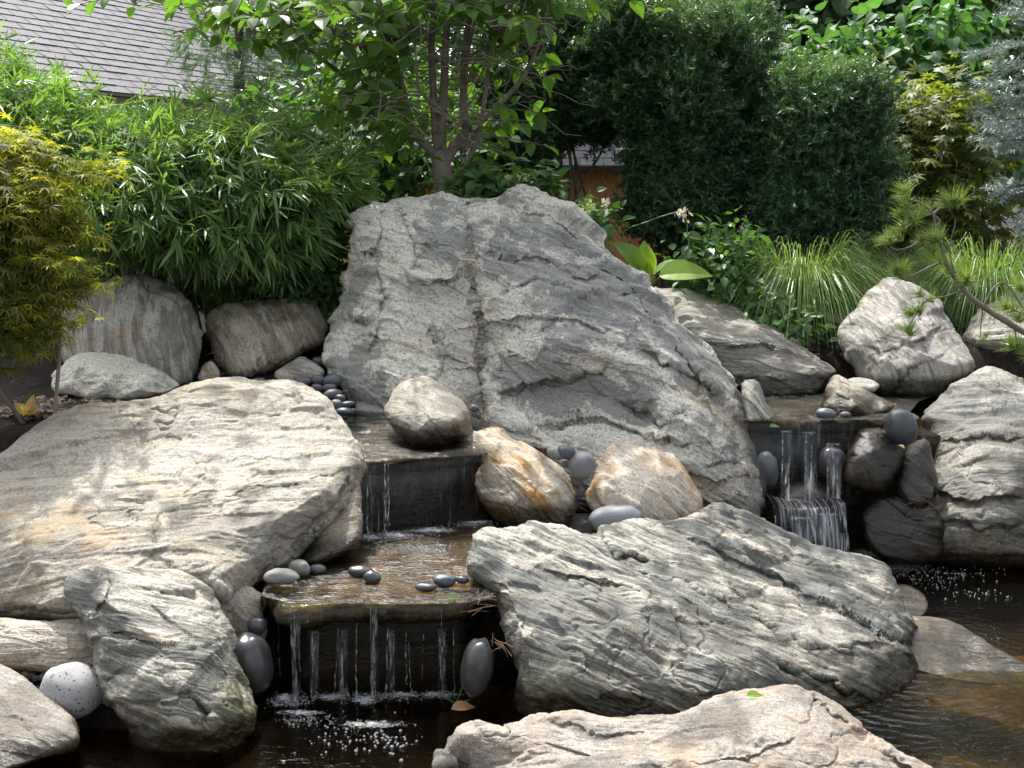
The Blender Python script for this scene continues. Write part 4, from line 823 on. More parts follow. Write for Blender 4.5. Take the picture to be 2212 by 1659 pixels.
def maple_t(lobes=7, wid=.085, droop=.25, cut=.0):
    V = []; F = []
    for a, L in zip(np.linspace(-125, 125, lobes), [.55, .78, .95, 1, .95, .78, .55][:lobes] if lobes == 7 else [.7, .95, 1, .95, .7]):
        a = R(a); dx, dy = math.sin(a), math.cos(a); px, py = dy, -dx; b = len(V)
        for t, w in ((0, .25), (.32, 1), (.6, .85), (1, 0)):
            r = t * L; z = -droop * r * r
            V += [(dx * r - px * w * wid, dy * r - py * w * wid, z), (dx * r + px * w * wid, dy * r + py * w * wid, z + .02)]
        for k in range(3):
            q = b + 2 * k; F += [(q, q + 1, q + 3), (q, q + 3, q + 2)]
    V = np.array(V); V[:, 1] += .25
    return V, np.array(F)
MAPLE_CUT = maple_t(7, .070, .35); MAPLE = maple_t(7, .125, .25)
def needles_t(n, spread, along, nl, w, seed, up=0.0):
    """a twig with n needles, each a thin triangle; spread = angle from the twig"""
    r = np.random.default_rng(seed); V = []; F = []
    for k in range(n):
        t = along * (k + .5) / n; a = r.uniform(0, 2 * np.pi) if up == 0 else r.choice([0, np.pi]) + r.normal(0, .5)
        s = spread + r.normal(0, .15); L = nl * r.uniform(.75, 1.1)
        d = np.array([math.cos(a) * math.sin(s), math.cos(s), math.sin(a) * math.sin(s)]); q = np.cross(d, r.normal(size=3)); q /= np.linalg.norm(q)
        p = np.array([0, t, 0]); b = len(V); V += [p - q * w, p + q * w, p + d * L]; F.append((b, b + 1, b + 2))
    return np.array(V), np.array(F)
YEW = [needles_t(24, 1.0, .9, .30, .040, k, 1) for k in range(4)]
TUFT = [needles_t(70, .95, .4, .95, .022, 20 + k) for k in range(3)]
WISP = [needles_t(26, .55, .6, .75, .016, 30 + k) for k in range(3)]
SPRUCE = [needles_t(60, .95, 1.0, .20, .018, 40 + k) for k in range(3)]
def rnd_unit(n): return unit(rng.normal(size=(n, 3)))

def blob_points(blobs, n, power=2.0, shell=.35, clump=None):
    """points and outward directions inside picture-placed ellipsoids (u, v, d, ru, rv, depth radius)"""
    blobs = np.array(blobs, float); c = at(blobs[:, 0], blobs[:, 1], blobs[:, 2])
    rx = blobs[:, 3] / FP * blobs[:, 2]; rz = blobs[:, 4] / FP * blobs[:, 2]; ry = blobs[:, 5]
    w = (rx * rz + rx * ry + ry * rz); k = rng.choice(len(blobs), n, p=w / w.sum())
    o = rnd_unit(n); q = o / (np.abs(o) ** power).sum(1, keepdims=True) ** (1 / power)
    r = 1 - shell * rng.uniform(0, 1, n) ** 1.6
    return c[k] + q * r[:, None] * np.stack([rx, ry, rz], 1)[k], o
def parts_leaves(parent, name, mat, tmpl, pos, axis, nrm, size, tip=None):
    Rm = frames(axis, nrm); V, F = scatter(tmpl[0], tmpl[1], pos, Rm, size)
    at_ = {'tipc': np.repeat(tip, len(tmpl[0]))} if tip is not None else None
    return mesh(name, V, F, mat, parent, None, False, at_)
def many(parent, name, mat, tmpls, pos, axis, nrm, size, tip=None):
    """scatter several template variants into ONE part"""
    m = MB(); tt = []; idx = np.arange(len(pos)) % len(tmpls)
    for k, t in enumerate(tmpls):
        s = idx == k
        if not s.any(): continue
        m.add(*scatter(t[0], t[1], pos[s], frames(axis[s], nrm[s]), np.asarray(size)[s]))
        if tip is not None: tt.append(np.repeat(tip[s], len(t[0])))
    return m.build(name, mat, parent, False, None, {'tipc': np.concatenate(tt)} if tip is not None else None)

M['bark'] = plain_mat('smooth_grey_bark', (.11, .092, .07), (.20, .172, .135), 14, .85, .5, (1, 1, .35), dist=.008)
M['darkbark'] = plain_mat('dark_bark', (.03, .024, .019), (.07, .055, .042), 16, .9, .6, (1, 1, .3), dist=.01)
M['cane'] = plain_mat('bamboo_cane', (.05, .06, .022), (.09, .09, .04), 10, .5, .1)
M['l_tree'] = leaf_mat('broad_tree_leaf', (.065, .14, .03), (.10, .20, .04), .5, .40)
M['l_bamboo'] = leaf_mat('bamboo_leaf', (.10, .195, .07), (.17, .275, .095), .46, .30, spec=.6)
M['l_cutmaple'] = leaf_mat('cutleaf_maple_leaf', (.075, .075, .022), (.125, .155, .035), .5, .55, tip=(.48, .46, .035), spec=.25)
M['l_maple'] = leaf_mat('olive_maple_leaf', (.10, .125, .03), (.16, .19, .04), .48, .5)
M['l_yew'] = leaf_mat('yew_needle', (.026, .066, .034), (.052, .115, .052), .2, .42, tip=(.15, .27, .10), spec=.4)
M['l_redbud'] = leaf_mat('heart_leaf', (.06, .15, .055), (.09, .20, .075), .38, .55)
M['l_wood'] = leaf_mat('dark_woodland_leaf', (.03, .08, .024), (.06, .13, .036), .36, .45)
M['l_shrub'] = leaf_mat('shrub_leaf', (.045, .115, .034), (.085, .175, .05), .42, .38)
M['l_pine'] = leaf_mat('long_pine_needle', (.14, .21, .06), (.22, .30, .10), .35, .35)
M['l_bluepine'] = leaf_mat('soft_pine_needle', (.075, .135, .105), (.12, .19, .145), .35, .45)
M['l_spruce'] = leaf_mat('blue_spruce_needle', (.16, .21, .23), (.28, .34, .36), .12, .45)
M['l_grass'] = leaf_mat('fountain_grass_blade', (.12, .21, .06), (.20, .29, .11), .42, .40)
M['l_hosta'] = leaf_mat('hosta_leaf', (.15, .26, .035), (.20, .32, .05), .5, .36)
M['petal'] = leaf_mat('lilac_petal', (.50, .42, .56), (.62, .56, .66), .4, .5)
M['cream'] = leaf_mat('cream_floret', (.42, .46, .28), (.55, .58, .40), .35, .5)
M['twigdead'] = plain_mat('dead_brown_twig', (.14, .085, .05), (.22, .14, .09), 20, .9, .2)

# ------------------------------------------------------------------ tree in the centre, many stems
def limb(m, pts, r0, r1, sides=9, k=7, wob=.01):
    P = smooth_line(np.array(pts, float), k); P = P + wob * np.stack([pnoise(P * 3), pnoise(P * 3 + 7), 0 * P[:, 0]], 1)
    t = np.linspace(0, 1, len(P)); V, F = tube(P, r0 + (r1 - r0) * t ** .8, sides); m.add(V, F); return P
TD = 7.35
base = at(958, 425, TD)
tree = tag(empty('broadleaf_tree', (base[0], base[1], base[2] - .55)), 'multi-stemmed tree with smooth grey trunks and broad leaves behind the tallest boulder', 'tree')
def px(l): return [at(u, v, TD + (q[0] if q else 0)) for u, v, *q in l]
tr = MB()
limb(tr, [base - (0, 0, .55)] + px([(962, 430), (957, 390), (951, 345), (948, 325)]), .072, .050, 14)
stems = {'a': ([(953, 345), (951, 300), (954, 260), (960, 183), (964, 100), (966, 0), (972, -160), (980, -420), (990, -700)], .044, .014),
         'b': ([(960, 350), (984, 312), (1006, 284), (1000, 233), (1003, 133), (1013, 33), (1030, -120), (1080, -360), (1120, -600)], .044, .012),
         'c': ([(948, 330), (940, 290), (937, 200), (934, 90), (938, -20), (925, -200), (900, -460, .5), (870, -700, .6)], .036, .012),
         'd': ([(945, 340), (924, 320), (894, 288), (880, 235), (854, 135), (824, 35), (800, -70), (740, -260, -.4), (690, -500, -.7)], .036, .012),
         'e': ([(930, 326), (893, 287), (857, 250), (828, 216), (780, 190, .2), (737, 160, .2), (668, 108, .1), (566, 48), (460, -20), (380, -90)], .030, .008),
         'f': ([(985, 318), (1010, 307), (1024, 280), (1070, 233), (1120, 180), (1160, 100), (1180, 0), (1210, -120), (1270, -330, -.4)], .028, .008),
         'g': ([(968, 400), (984, 378), (1020, 328), (1037, 268), (1047, 200), (1057, 110), (1064, 0), (1080, -150), (1100, -400, .5)], .024, .010),
         'h': ([(870, 240), (872, 190, .2), (820, 110, .3), (770, 40, .4), (720, -60, .5), (640, -260, .6)], .020, .008),
         'i': ([(960, 255), (925, 215, -.15), (905, 190, -.2), (898, 120, -.2), (884, 40, -.25), (860, -80, -.3)], .014, .006),
         'j': ([(812, 88, -.1), (790, 97, -.15), (762, 96, -.2), (737, 84, -.25), (700, 50, -.3), (640, 30, -.3)], .013, .005),
         'k': ([(1002, 190), (1022, 60, -.1), (1040, 40, -.2), (1075, 55, -.3), (1110, 20, -.4), (1150, -60, -.4)], .013, .005),
         'l': ([(1048, 112), (1085, 95, -.1), (1120, 55, -.2), (1135, 0, -.3), (1150, -80, -.4)], .013, .005)}
lines = {}
for k, (pl, r0, r1) in stems.items():
    lines[k] = limb(tr, px(pl), r0 * .82, r1 * .85)
tr.build('trunk', M['bark'], tree, True)
lp, la, ln_, ls = [], [], [], []
tw = MB()
def twig(p, d, L, nleaf, size, m=tw):
    s = np.linspace(0, 1, 6)[:, None]; P = p + d * L * s + np.array([0, 0, -.12 * L]) * s ** 2 + .02 * rng.normal(size=(6, 3)) * s
    V, F = tube(P, np.linspace(.0045, .0018, 6), 4); m.add(V, F)
    for k in range(nleaf):
        t = .25 + .75 * k / max(1, nleaf - 1); q = P[0] + (P[-1] - P[0]) * t
        side = np.cross(d, [0, 0, 1.0]); side /= np.linalg.norm(side) + 1e-6
        a = d * rng.uniform(.2, .7) + side * (1 if k % 2 else -1) * rng.uniform(.5, 1) + np.array([0, 0, rng.uniform(-.75, -.05)])
        lp.append(q); la.append(a + rng.normal(0, .2, 3)); ln_.append(np.array([0, -.1, 1]) + rng.normal(0, .45, 3)); ls.append(size * rng.uniform(.65, 1.15))
for k, P in lines.items():
    pu = P[:, 2]; thick = stems[k][1] < .033
    for p0 in P:
        vis = p0[2] < 2.9
        nt = (rng.random() < .55) * 1 if vis else 2 if thick else 2
        if vis and p0[2] < 2.1: nt = int(rng.random() < (.25 if not thick else .45))
        for _ in range(int(nt)):
            d = rng.normal(size=3) * (1, .8, .35); d[2] += .15; d /= np.linalg.norm(d)
            twig(p0 + d * .03, d, rng.uniform(.22, .5) if vis else rng.uniform(.3, .7), rng.integers(4, 8), .125)
# leafy sprays seen on the left, middle and right of the stems
for (u, v, du, dv, n, dd) in [(640, 60, 130, 60, 34, -.1), (770, 130, 90, 90, 30, .0), (840, 210, 90, 70, 30, .1), (740, 240, 90, 60, 14, .2), (880, 60, 90, 60, 26, -.1), (1010, 160, 40, 90, 14, .15), (1090, 130, 60, 70, 17, -.1), (1110, 40, 70, 50, 16, -.2), (560, 20, 110, 35, 26, -.2), (900, 280, 40, 40, 8, .1), (1030, 250, 40, 50, 7, .2), (700, 20, 120, 40, 20, 0), (960, 40, 70, 50, 10, -.15), (470, 10, 60, 22, 10, -.2)]:
    for _ in range(n):
        p = at(u + rng.normal(0, .5) * du, v + rng.normal(0, .5) * dv, TD + dd + rng.normal(0, .35))
        d = rng.normal(size=3) * (1, .7, .35); d /= np.linalg.norm(d); twig(p - d * .15, d, rng.uniform(.2, .4), rng.integers(3, 6), .125)
# crown above the picture, which throws the dappled shade
for _ in range(230):
    p = np.array([rng.normal(.15, 1.2), TD + rng.normal(-.25, .95), rng.uniform(3.15, 5.2)])
    d = rnd_unit(1)[0] * (1, 1, .5); twig(p, d / np.linalg.norm(d), rng.uniform(.3, .6), rng.integers(5, 9), .135)
tw.build('twigs', M['bark'], tree)
lp, la, ln_, ls = map(np.array, (lp, la, ln_, ls))
def to_pic(p):
    q = p - (0, 0, CAM_H); f = q[:, 1] * cp - q[:, 2] * sp; h = q[:, 1] * sp + q[:, 2] * cp
    return 1106 + FP * q[:, 0] / f, 829.5 - FP * h / f
uu, vv = to_pic(lp)
keep = ~((uu > 895) & (uu < 1062) & (vv > 40) & (vv < 420) & (lp[:, 1] < TD + .25) & (rng.random(len(lp)) < .95)) & ~((vv > 330) & (uu > 850))
keep &= ~((vv > 40) & (rng.random(len(lp)) < .54)) & ~((vv > 30) & (uu > 1195)) & ~((vv > 110) & (uu < 640))
for (zz, x0, x1, y0, y1) in ((.36, -.75, .05, 4.25, 5.0), (.67, -.72, -.25, 4.85, 5.5)):       # crown leaves cut away along the sun rays so light reaches the pools
    tt = (lp[:, 2] - zz) / sd[2]; fx, fy = lp[:, 0] - sd[0] * tt, lp[:, 1] - sd[1] * tt
    keep &= ~((fx > x0 - .1) & (fx < x1 + .1) & (fy > y0 - .1) & (fy < y1 + .1) & (lp[:, 2] > 2.9) & (rng.random(len(lp)) < .93))
parts_leaves(tree, 'leaves', M['l_tree'], OVATE, lp[keep], la[keep], ln_[keep], ls[keep])

# ------------------------------------------------------------------ bamboo thicket
b0 = at(430, 560, 7.2)
bam = tag(empty('bamboo', (b0[0], b0[1], .85)), 'dense bamboo thicket arching over the back left boulders, long narrow leaves', 'bamboo')
BB = [(60, 300, 7.2, 190, 130, .75), (230, 355, 7.3, 190, 110, .8), (400, 355, 7.2, 190, 110, .8), (330, 430, 6.9, 190, 120, .75), (540, 375, 7.0, 160, 105, .75), (640, 430, 6.9, 110, 90, .65), (450, 490, 6.8, 170, 80, .6), (600, 520, 6.75, 120, 60, .5), (250, 470, 6.7, 110, 75, .5), (20, 215, 7.5, 90, 75, .6), (690, 385, 7.0, 80, 45, .45), (735, 395, 6.95, 60, 45, .35), (560, 300, 7.1, 110, 50, .5), (300, 590, 7.5, 160, 60, .3), (480, 600, 7.5, 150, 60, .3), (630, 600, 7.4, 110, 60, .3)]
n = 6200; pos, out = blob_points(BB, n, 2.0, .45)
d = out * (1, 1, .4) + rng.normal(0, .4, (n, 3)) + np.array([.45, -.15, .02])
lo = np.clip((2.0 - pos[:, 2]) / .9, 0, 1)[:, None]; d = unit(d + lo * np.array([0, -.2, -.55]))
tw = MB(); P, A, N_, S_ = [], [], [], []
for p, q, l in zip(pos, d, lo[:, 0]):
    if rng.random() < .4:
        V, F = tube(np.stack([p - q * .25 + (0, 0, -.02), p - q * .1, p]), [.0022, .002, .0012], 3); tw.add(V, F)
    k = rng.integers(5, 9); side = np.cross(q, rng.normal(size=3)); side /= np.linalg.norm(side)
    nr = np.cross(side, q); nr = nr if nr[2] > 0 else -nr
    for a in np.linspace(-1, 1, k) * rng.uniform(.6, 1.05):
        ax = q * math.cos(a) + side * math.sin(a) + np.array([0, 0, -.12 - .3 * l]) + rng.normal(0, .12, 3)
        P.append(p - q * rng.uniform(0, .05)); A.append(ax); N_.append(nr + (0, 0, .5) + rng.normal(0, .25, 3)); S_.append(rng.uniform(.07, .16) * (1 + .35 * l))
for (u, v, dd) in [(30, 110, 7.4), (170, 215, 7.3), (520, 215, 7.2), (420, 225, 7.1), (20, 150, 7.3), (90, 190, 7.4), (300, 240, 7.2), (620, 270, 7.1), (700, 330, 7.0), (770, 350, 6.95), (560, 210, 7.1)]:
    for _ in range(12):
        p = at(u + rng.normal(0, 25), v + rng.normal(0, 18), dd); q = unit(rng.normal(size=(1, 3)) * (1, .6, .4) + (0.2, 0, .35))[0]
        for a in (-.5, -.2, .15, .5):
            sd_ = np.cross(q, [0, 1, .2]); P.append(p); A.append(q * math.cos(a) + sd_ * math.sin(a)); N_.append(rng.normal(0, .4, 3) + (0, -.3, 1)); S_.append(rng.uniform(.11, .18))
parts_leaves(bam, 'leaves', M['l_bamboo'], LANCE, np.array(P), np.array(A), np.array(N_), np.array(S_))
tw.build('twigs', M['cane'], bam)
cu = MB()
for k in range(46):
    u = rng.uniform(60, 680); g = at(u, 640, rng.uniform(7.0, 7.7)); g[2] = .9
    e = at(u + rng.normal(0, 110), rng.uniform(220, 420), 7.0 + rng.normal(0, .4)); mid = g * .45 + e * .55 + (0, .12, .12)
    limb(cu, [g, mid, e], .009, .003, 5, 6)
cu.build('canes', M['cane'], bam, True)

# ------------------------------------------------------------------ generic leafy plant
def bush(name, label, cat, blobs, n, tmpls, size, mat, shell=.5, power=2.0, droop=-.25, up=.8, per=5, spread=.12, group=None, stems=0, tips=0.0, trunk=None, rough_up=.45, ground=None, part='leaves', stem_r=.012):
    bl = np.array(blobs, float); c = at(bl[:, 0], bl[:, 1], bl[:, 2]); cen = c.mean(0); gz = ground if ground is not None else float(ground_z(cen[0], cen[1]))
    root = tag(empty(name, (cen[0], cen[1], gz)), label, cat, group)
    cp_, co = blob_points(blobs, max(1, n // per), power, shell)
    pos = np.repeat(cp_, per, 0) + rng.normal(0, spread, (len(cp_) * per, 3)); out = np.repeat(co, per, 0)
    ax = out * (1, 1, .4) + rng.normal(0, .5, pos.shape) + np.array([0, 0, droop]); nr = out * .35 + np.array([0, -.1, up]) + rng.normal(0, rough_up, pos.shape)
    sz = size * rng.uniform(.65, 1.2, len(pos))
    tip = np.clip(np.repeat(np.maximum(ss(.25, 1, co[:, 2]) * ss(1.15, 1.75, cp_[:, 2]), .75 * ss(.6, 1, co[:, 0])), per) * tips * rng.uniform(.3, 1.2, len(pos)), 0, 1) if tips else None  # yellower top and right leaves: young growth plus a painted sunlit glow
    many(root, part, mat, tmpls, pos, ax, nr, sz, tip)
    if stems or trunk:
        m = MB()
        for k in range(stems):
            g = np.array([cen[0] + rng.normal(0, .12), cen[1] + rng.normal(0, .1), gz - .1]); e = cp_[rng.integers(len(cp_))]
            limb(m, [g, g * .5 + e * .5 + rng.normal(0, .08, 3), e], stem_r, stem_r * .3, 5, 5)
        if trunk:
            pts, r0, r1 = trunk; limb(m, pts, r0, r1, 10, 6)
        m.build('trunk' if trunk else 'stems', M['darkbark'] if trunk else M['bark'], root, True)
    return root

# low dark shrubs between and behind the rocks
bush('leafy_shrub', 'small dark-leaved shrub filling the gap between bamboo and tallest boulder', 'shrub', [(690, 560, 7.0, 60, 90, .3), (700, 660, 6.9, 40, 60, .2), (650, 620, 7.0, 70, 50, .3)], 1500, [SMALL], .055, M['l_shrub'], stems=6, spread=.06)
bush('leafy_shrub', 'leafy green understorey shrub behind the stems of the central tree', 'shrub', [(760, 330, 8.6, 130, 90, .4), (880, 350, 8.4, 100, 80, .4), (660, 280, 8.8, 90, 70, .4), (820, 220, 9.0, 150, 90, .4), (1010, 300, 8.6, 40, 60, .3)], 2600, [OVATE], .10, M['l_shrub'], stems=8)
cr = 'yews in the clipped hedge'
def yew(label, blobs, n, pw=4.0):
    bl = np.array(blobs, float); c = at(bl[:, 0], bl[:, 1], bl[:, 2]); cen = c.mean(0); gz = float(ground_z(cen[0], cen[1]))
    root = tag(empty('yew', (cen[0], cen[1], gz)), label, 'yew', cr)
    per = 16; cpt, co = blob_points(blobs, n // per, pw, .45)
    cpt = cpt - co * (.26 * np.clip(.12 + fbm(cpt * 2.8, 3), 0, 1))[:, None]
    pos = np.repeat(cpt, per, 0) + rng.normal(0, .045, (len(cpt) * per, 3)); out = np.repeat(co, per, 0)
    ax = out * (.9, .9, .5) + rng.normal(0, .45, pos.shape) + np.array([0, 0, .45])
    tip = np.clip(np.repeat(ss(.55, .95, co[:, 2]) + .35 * (rng.random(len(co)) < .2), per) * rng.uniform(.3, 1.2, len(pos)) + .12 * rng.random(len(pos)), 0, 1)  # top needles tinted paler, painting sunlight onto the crest of the hedge
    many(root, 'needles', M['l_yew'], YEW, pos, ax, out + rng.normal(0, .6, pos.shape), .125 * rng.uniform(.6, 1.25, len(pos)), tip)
    m = MB()
    for k in range(16):
        g = np.array([cen[0] + rng.normal(0, .22), cen[1] + rng.normal(0, .12), gz - .1]); e = cpt[rng.integers(len(cpt))]
        limb(m, [g, g * .5 + e * .5 + rng.normal(0, .08, 3), e], .02, .006, 5, 5)
    m.build('stems', M['bark'], root)
yew('tall dark yew left in the hedge, behind the central tree', [(1150, 180, 9.2, 110, 140, .45), (1105, 320, 9.1, 65, 60, .35), (1240, 140, 9.2, 80, 105, .45), (1248, 245, 9.2, 50, 60, .3), (1300, 255, 9.1, 40, 40, .25)], 16000)
yew('tallest dark yew in the middle of the hedge with a flat clipped top', [(1490, 275, 8.7, 125, 235, .5), (1610, 110, 8.9, 45, 75, .35), (1350, 140, 8.8, 80, 120, .4), (1480, 450, 8.6, 90, 70, .4)], 20000, 4.0)
yew('lower dark yew at the right end of the hedge, rounded clipped top', [(1772, 355, 8.2, 108, 178, .45), (1735, 470, 8.2, 85, 75, .35)], 14000)
wg = 'trees and bushes behind the hedge'
bush('redbud', 'bush with large heart-shaped pale green leaves right of the hedge', 'bush', [(1800, 130, 10.2, 130, 70, .4), (1950, 130, 10.3, 120, 90, .5), (2060, 230, 10.2, 90, 90, .4), (1900, 230, 10.3, 130, 80, .4), (2100, 330, 10.1, 60, 90, .3), (2060, 60, 10.0, 70, 50, .3)], 1500, [HEART], .125, M['l_redbud'], .5, 2, -.35, .9, 4, .14, wg, 9)
bush('olive_maple', 'olive and bronze maple bush between the low yew and the blue spruce', 'maple', [(1990, 260, 8.8, 95, 85, .4), (2030, 350, 8.7, 120, 90, .4), (1960, 420, 8.6, 110, 90, .4), (2060, 500, 8.5, 110, 60, .4), (1900, 470, 8.6, 60, 70, .3)], 2600, [MAPLE], .085, M['l_maple'], .55, 2, -.3, 1.0, 6, .10, wg, 9, rough_up=.3)
woods = [('dark broadleaf tree behind the hedge at the top right corner', [(2080, 20, 12.5, 240, 130, 1.2), (2200, 250, 12.2, 120, 160, .8), (1900, -200, 12.8, 300, 180, 1.4)], 3800),
         ('dark broadleaf tree behind the tallest yew', [(1720, 0, 12.5, 230, 120, 1.0), (1560, -160, 12.8, 300, 170, 1.3), (1780, 250, 12, 160, 150, .8)], 3200),
         ('dark broadleaf tree behind the central tree', [(1100, -60, 12.8, 260, 130, 1.2), (1250, -240, 13, 300, 160, 1.3), (1050, 160, 12.5, 160, 180, .8)], 3000),
         ('dark broadleaf tree rising above the shingled roof', [(700, -150, 16.5, 260, 170, 1.3), (850, 90, 16, 200, 260, 1.2), (500, -280, 16.5, 300, 130, 1.4), (860, 320, 15.5, 200, 130, 1.0)], 3600)]
for lab, bl, n in woods:
    g = at(bl[0][0], 400, bl[0][2] + .3); g[2] = .7; e = at(bl[0][0], bl[0][1] - 60, bl[0][2] + .3)
    bush('broadleaf_tree', lab, 'tree', bl, n, [OVATE, SMALL], .17, M['l_wood'], .7, 2, -.3, .8, 6, .2, wg, 0, trunk=([g, g * .6 + e * .4 + (.1, 0, 0), e], .17, .06))

# ------------------------------------------------------------------ house with a shingled roof, back left
M['shingle'] = plain_mat('asphalt_shingle', (.066, .064, .070), (.112, .108, .117), 55, .8, .4, dist=.003)
M['fascia'] = plain_mat('weathered_fascia', (.17, .15, .11), (.25, .22, .17), 12, .7, .2)
M['redwood'] = plain_mat('dark_red_boards', (.075, .028, .016), (.12, .045, .024), 9, .7, .3, (6, 6, .6))
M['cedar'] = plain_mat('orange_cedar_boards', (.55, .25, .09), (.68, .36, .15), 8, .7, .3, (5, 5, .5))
EA = np.array([-3.93, 10.0, 2.62]); ed = unit(np.array([1.5, 2.8, 0.0])); nd = np.array([-ed[1], ed[0], 0.0])
PI_ = R(34); upv = nd * math.cos(PI_) + np.array([0, 0, 1]) * math.sin(PI_); nrm = np.cross(ed, upv); nrm = nrm if nrm[2] > 0 else -nrm
hs = tag(empty('house', tuple(EA + nd * 1.2 - (0, 0, 1.9))), 'grey shingled house behind the bamboo at the top left', 'house')
m = MB()
for k in range(34):
    off = (k * .085) % .25; x = -2.0 - off
    while x < 4.6:
        wd = .25; lift = .008 + rng.uniform(0, .006)
        a0 = EA + ed * (x + .005) + upv * (k * .123 - .02); a1 = EA + ed * (x + wd - .005) + upv * (k * .123 - .02)
        V = [a0 + nrm * lift, a1 + nrm * lift, a1 + upv * .16 + nrm * .001, a0 + upv * .16 + nrm * .001, a0 - nrm * .002, a1 - nrm * .002]
        m.add(V, [(0, 1, 2, 3), (0, 4, 5, 1)]); x += wd
dk = [EA - ed * 2.3, EA + ed * 4.9, EA + ed * 4.9 + upv * 4.2, EA - ed * 2.3 + upv * 4.2]
m.add([p - nrm * .012 for p in dk] + [p - nrm * .05 for p in dk], [(0, 1, 2, 3), (4, 7, 6, 5), (0, 4, 5, 1), (1, 5, 6, 2), (2, 6, 7, 3), (3, 7, 4, 0)])
m.build('roof', M['shingle'], hs)
def slab(a, b, up, out, mat, name, parent):
    """board from a to b with height vector up and thickness vector out"""
    a, b, up, out = map(np.array, (a, b, up, out)); V = [a, b, b + up, a + up, a + out, b + out, b + up + out, a + up + out]
    return MB().add(V, [(0, 1, 2, 3), (4, 7, 6, 5), (0, 4, 5, 1), (1, 5, 6, 2), (2, 6, 7, 3), (3, 7, 4, 0)]).build(name, M[mat], parent)
slab(EA - ed * 2.3 - (0, 0, .235), EA + ed * 4.9 - (0, 0, .235), (0, 0, .20), nd * .03, 'fascia', 'fascia', hs)
slab(EA - ed * 2.2 + nd * .45 - (0, 0, 2.2), EA + ed * 4.8 + nd * .45 - (0, 0, 2.2), (0, 0, 2.05), nd * .15, 'redwood', 'wall', hs)
slab(EA - ed * 2.25 - nd * .02 - (0, 0, .035), EA + ed * 4.85 - nd * .02 - (0, 0, .035), (0, 0, .02), nd * .06, 'fascia', 'drip_edge', hs)
# cedar fence with a little shingled roof, seen through the gaps of the hedge
g0 = at(1100, 480, 10.8)
fc = tag(empty('fence', (g0[0], g0[1], .6)), 'orange cedar board fence with a grey shingled cap behind the hedge', 'fence')
m = MB()
xl, xr = at(700, 400, 10.8)[0], at(1480, 400, 10.8)[0]; x = xl; k = 0
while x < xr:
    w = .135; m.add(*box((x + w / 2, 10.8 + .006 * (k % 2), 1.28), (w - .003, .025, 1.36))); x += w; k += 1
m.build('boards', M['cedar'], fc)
m = MB()
for zz in (1.0, 1.62): m.add(*box(((xl + xr) / 2, 10.765, zz), (xr - xl, .04, .07)))
m.build('rails', M['darkbark'], fc)
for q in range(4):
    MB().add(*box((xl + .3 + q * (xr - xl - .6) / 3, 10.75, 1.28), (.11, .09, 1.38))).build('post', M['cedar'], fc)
m = MB()
for k in range(4):
    for q in range(int((xr - xl) / .2)):
        xa = xl + q * .2 + (k % 2) * .1; y0 = 10.60 + k * .085; z0 = 1.985 + k * .066
        m.add([(xa, y0, z0), (xa + .195, y0, z0), (xa + .195, y0 + .11, z0 + .078), (xa, y0 + .11, z0 + .078), (xa, y0, z0 - .014), (xa + .195, y0, z0 - .014)], [(0, 1, 2, 3), (0, 4, 5, 1)])
m.add(*box(((xl + xr) / 2, 10.66, 1.962), (xr - xl, .10, .02))); m.build('shingled_cap', M['shingle'], fc)
# far wood closing the view
pos, out = blob_points([(u, v, d, 420, 300, 2.0) for u, v, d in ((0, 150, 24), (1240, 280, 21), (500, 100, 26), (1000, 120, 22), (1450, 120, 22), (1950, 120, 20), (2350, 150, 19), (-300, 100, 24), (1700, -250, 22), (2200, -300, 21), (1100, -280, 23))], 9000, 2.5, .8)
V, F = scatter(OVATE[0], OVATE[1], pos, frames(out + rng.normal(0, .7, pos.shape), rng.normal(0, .5, pos.shape) + (0, -.3, .8)), rng.uniform(.28, .5, len(pos)))
tag(mesh('far_wood', V, F, M['l_wood']), 'dark green wood beyond the garden', 'wood', None, 'stuff')

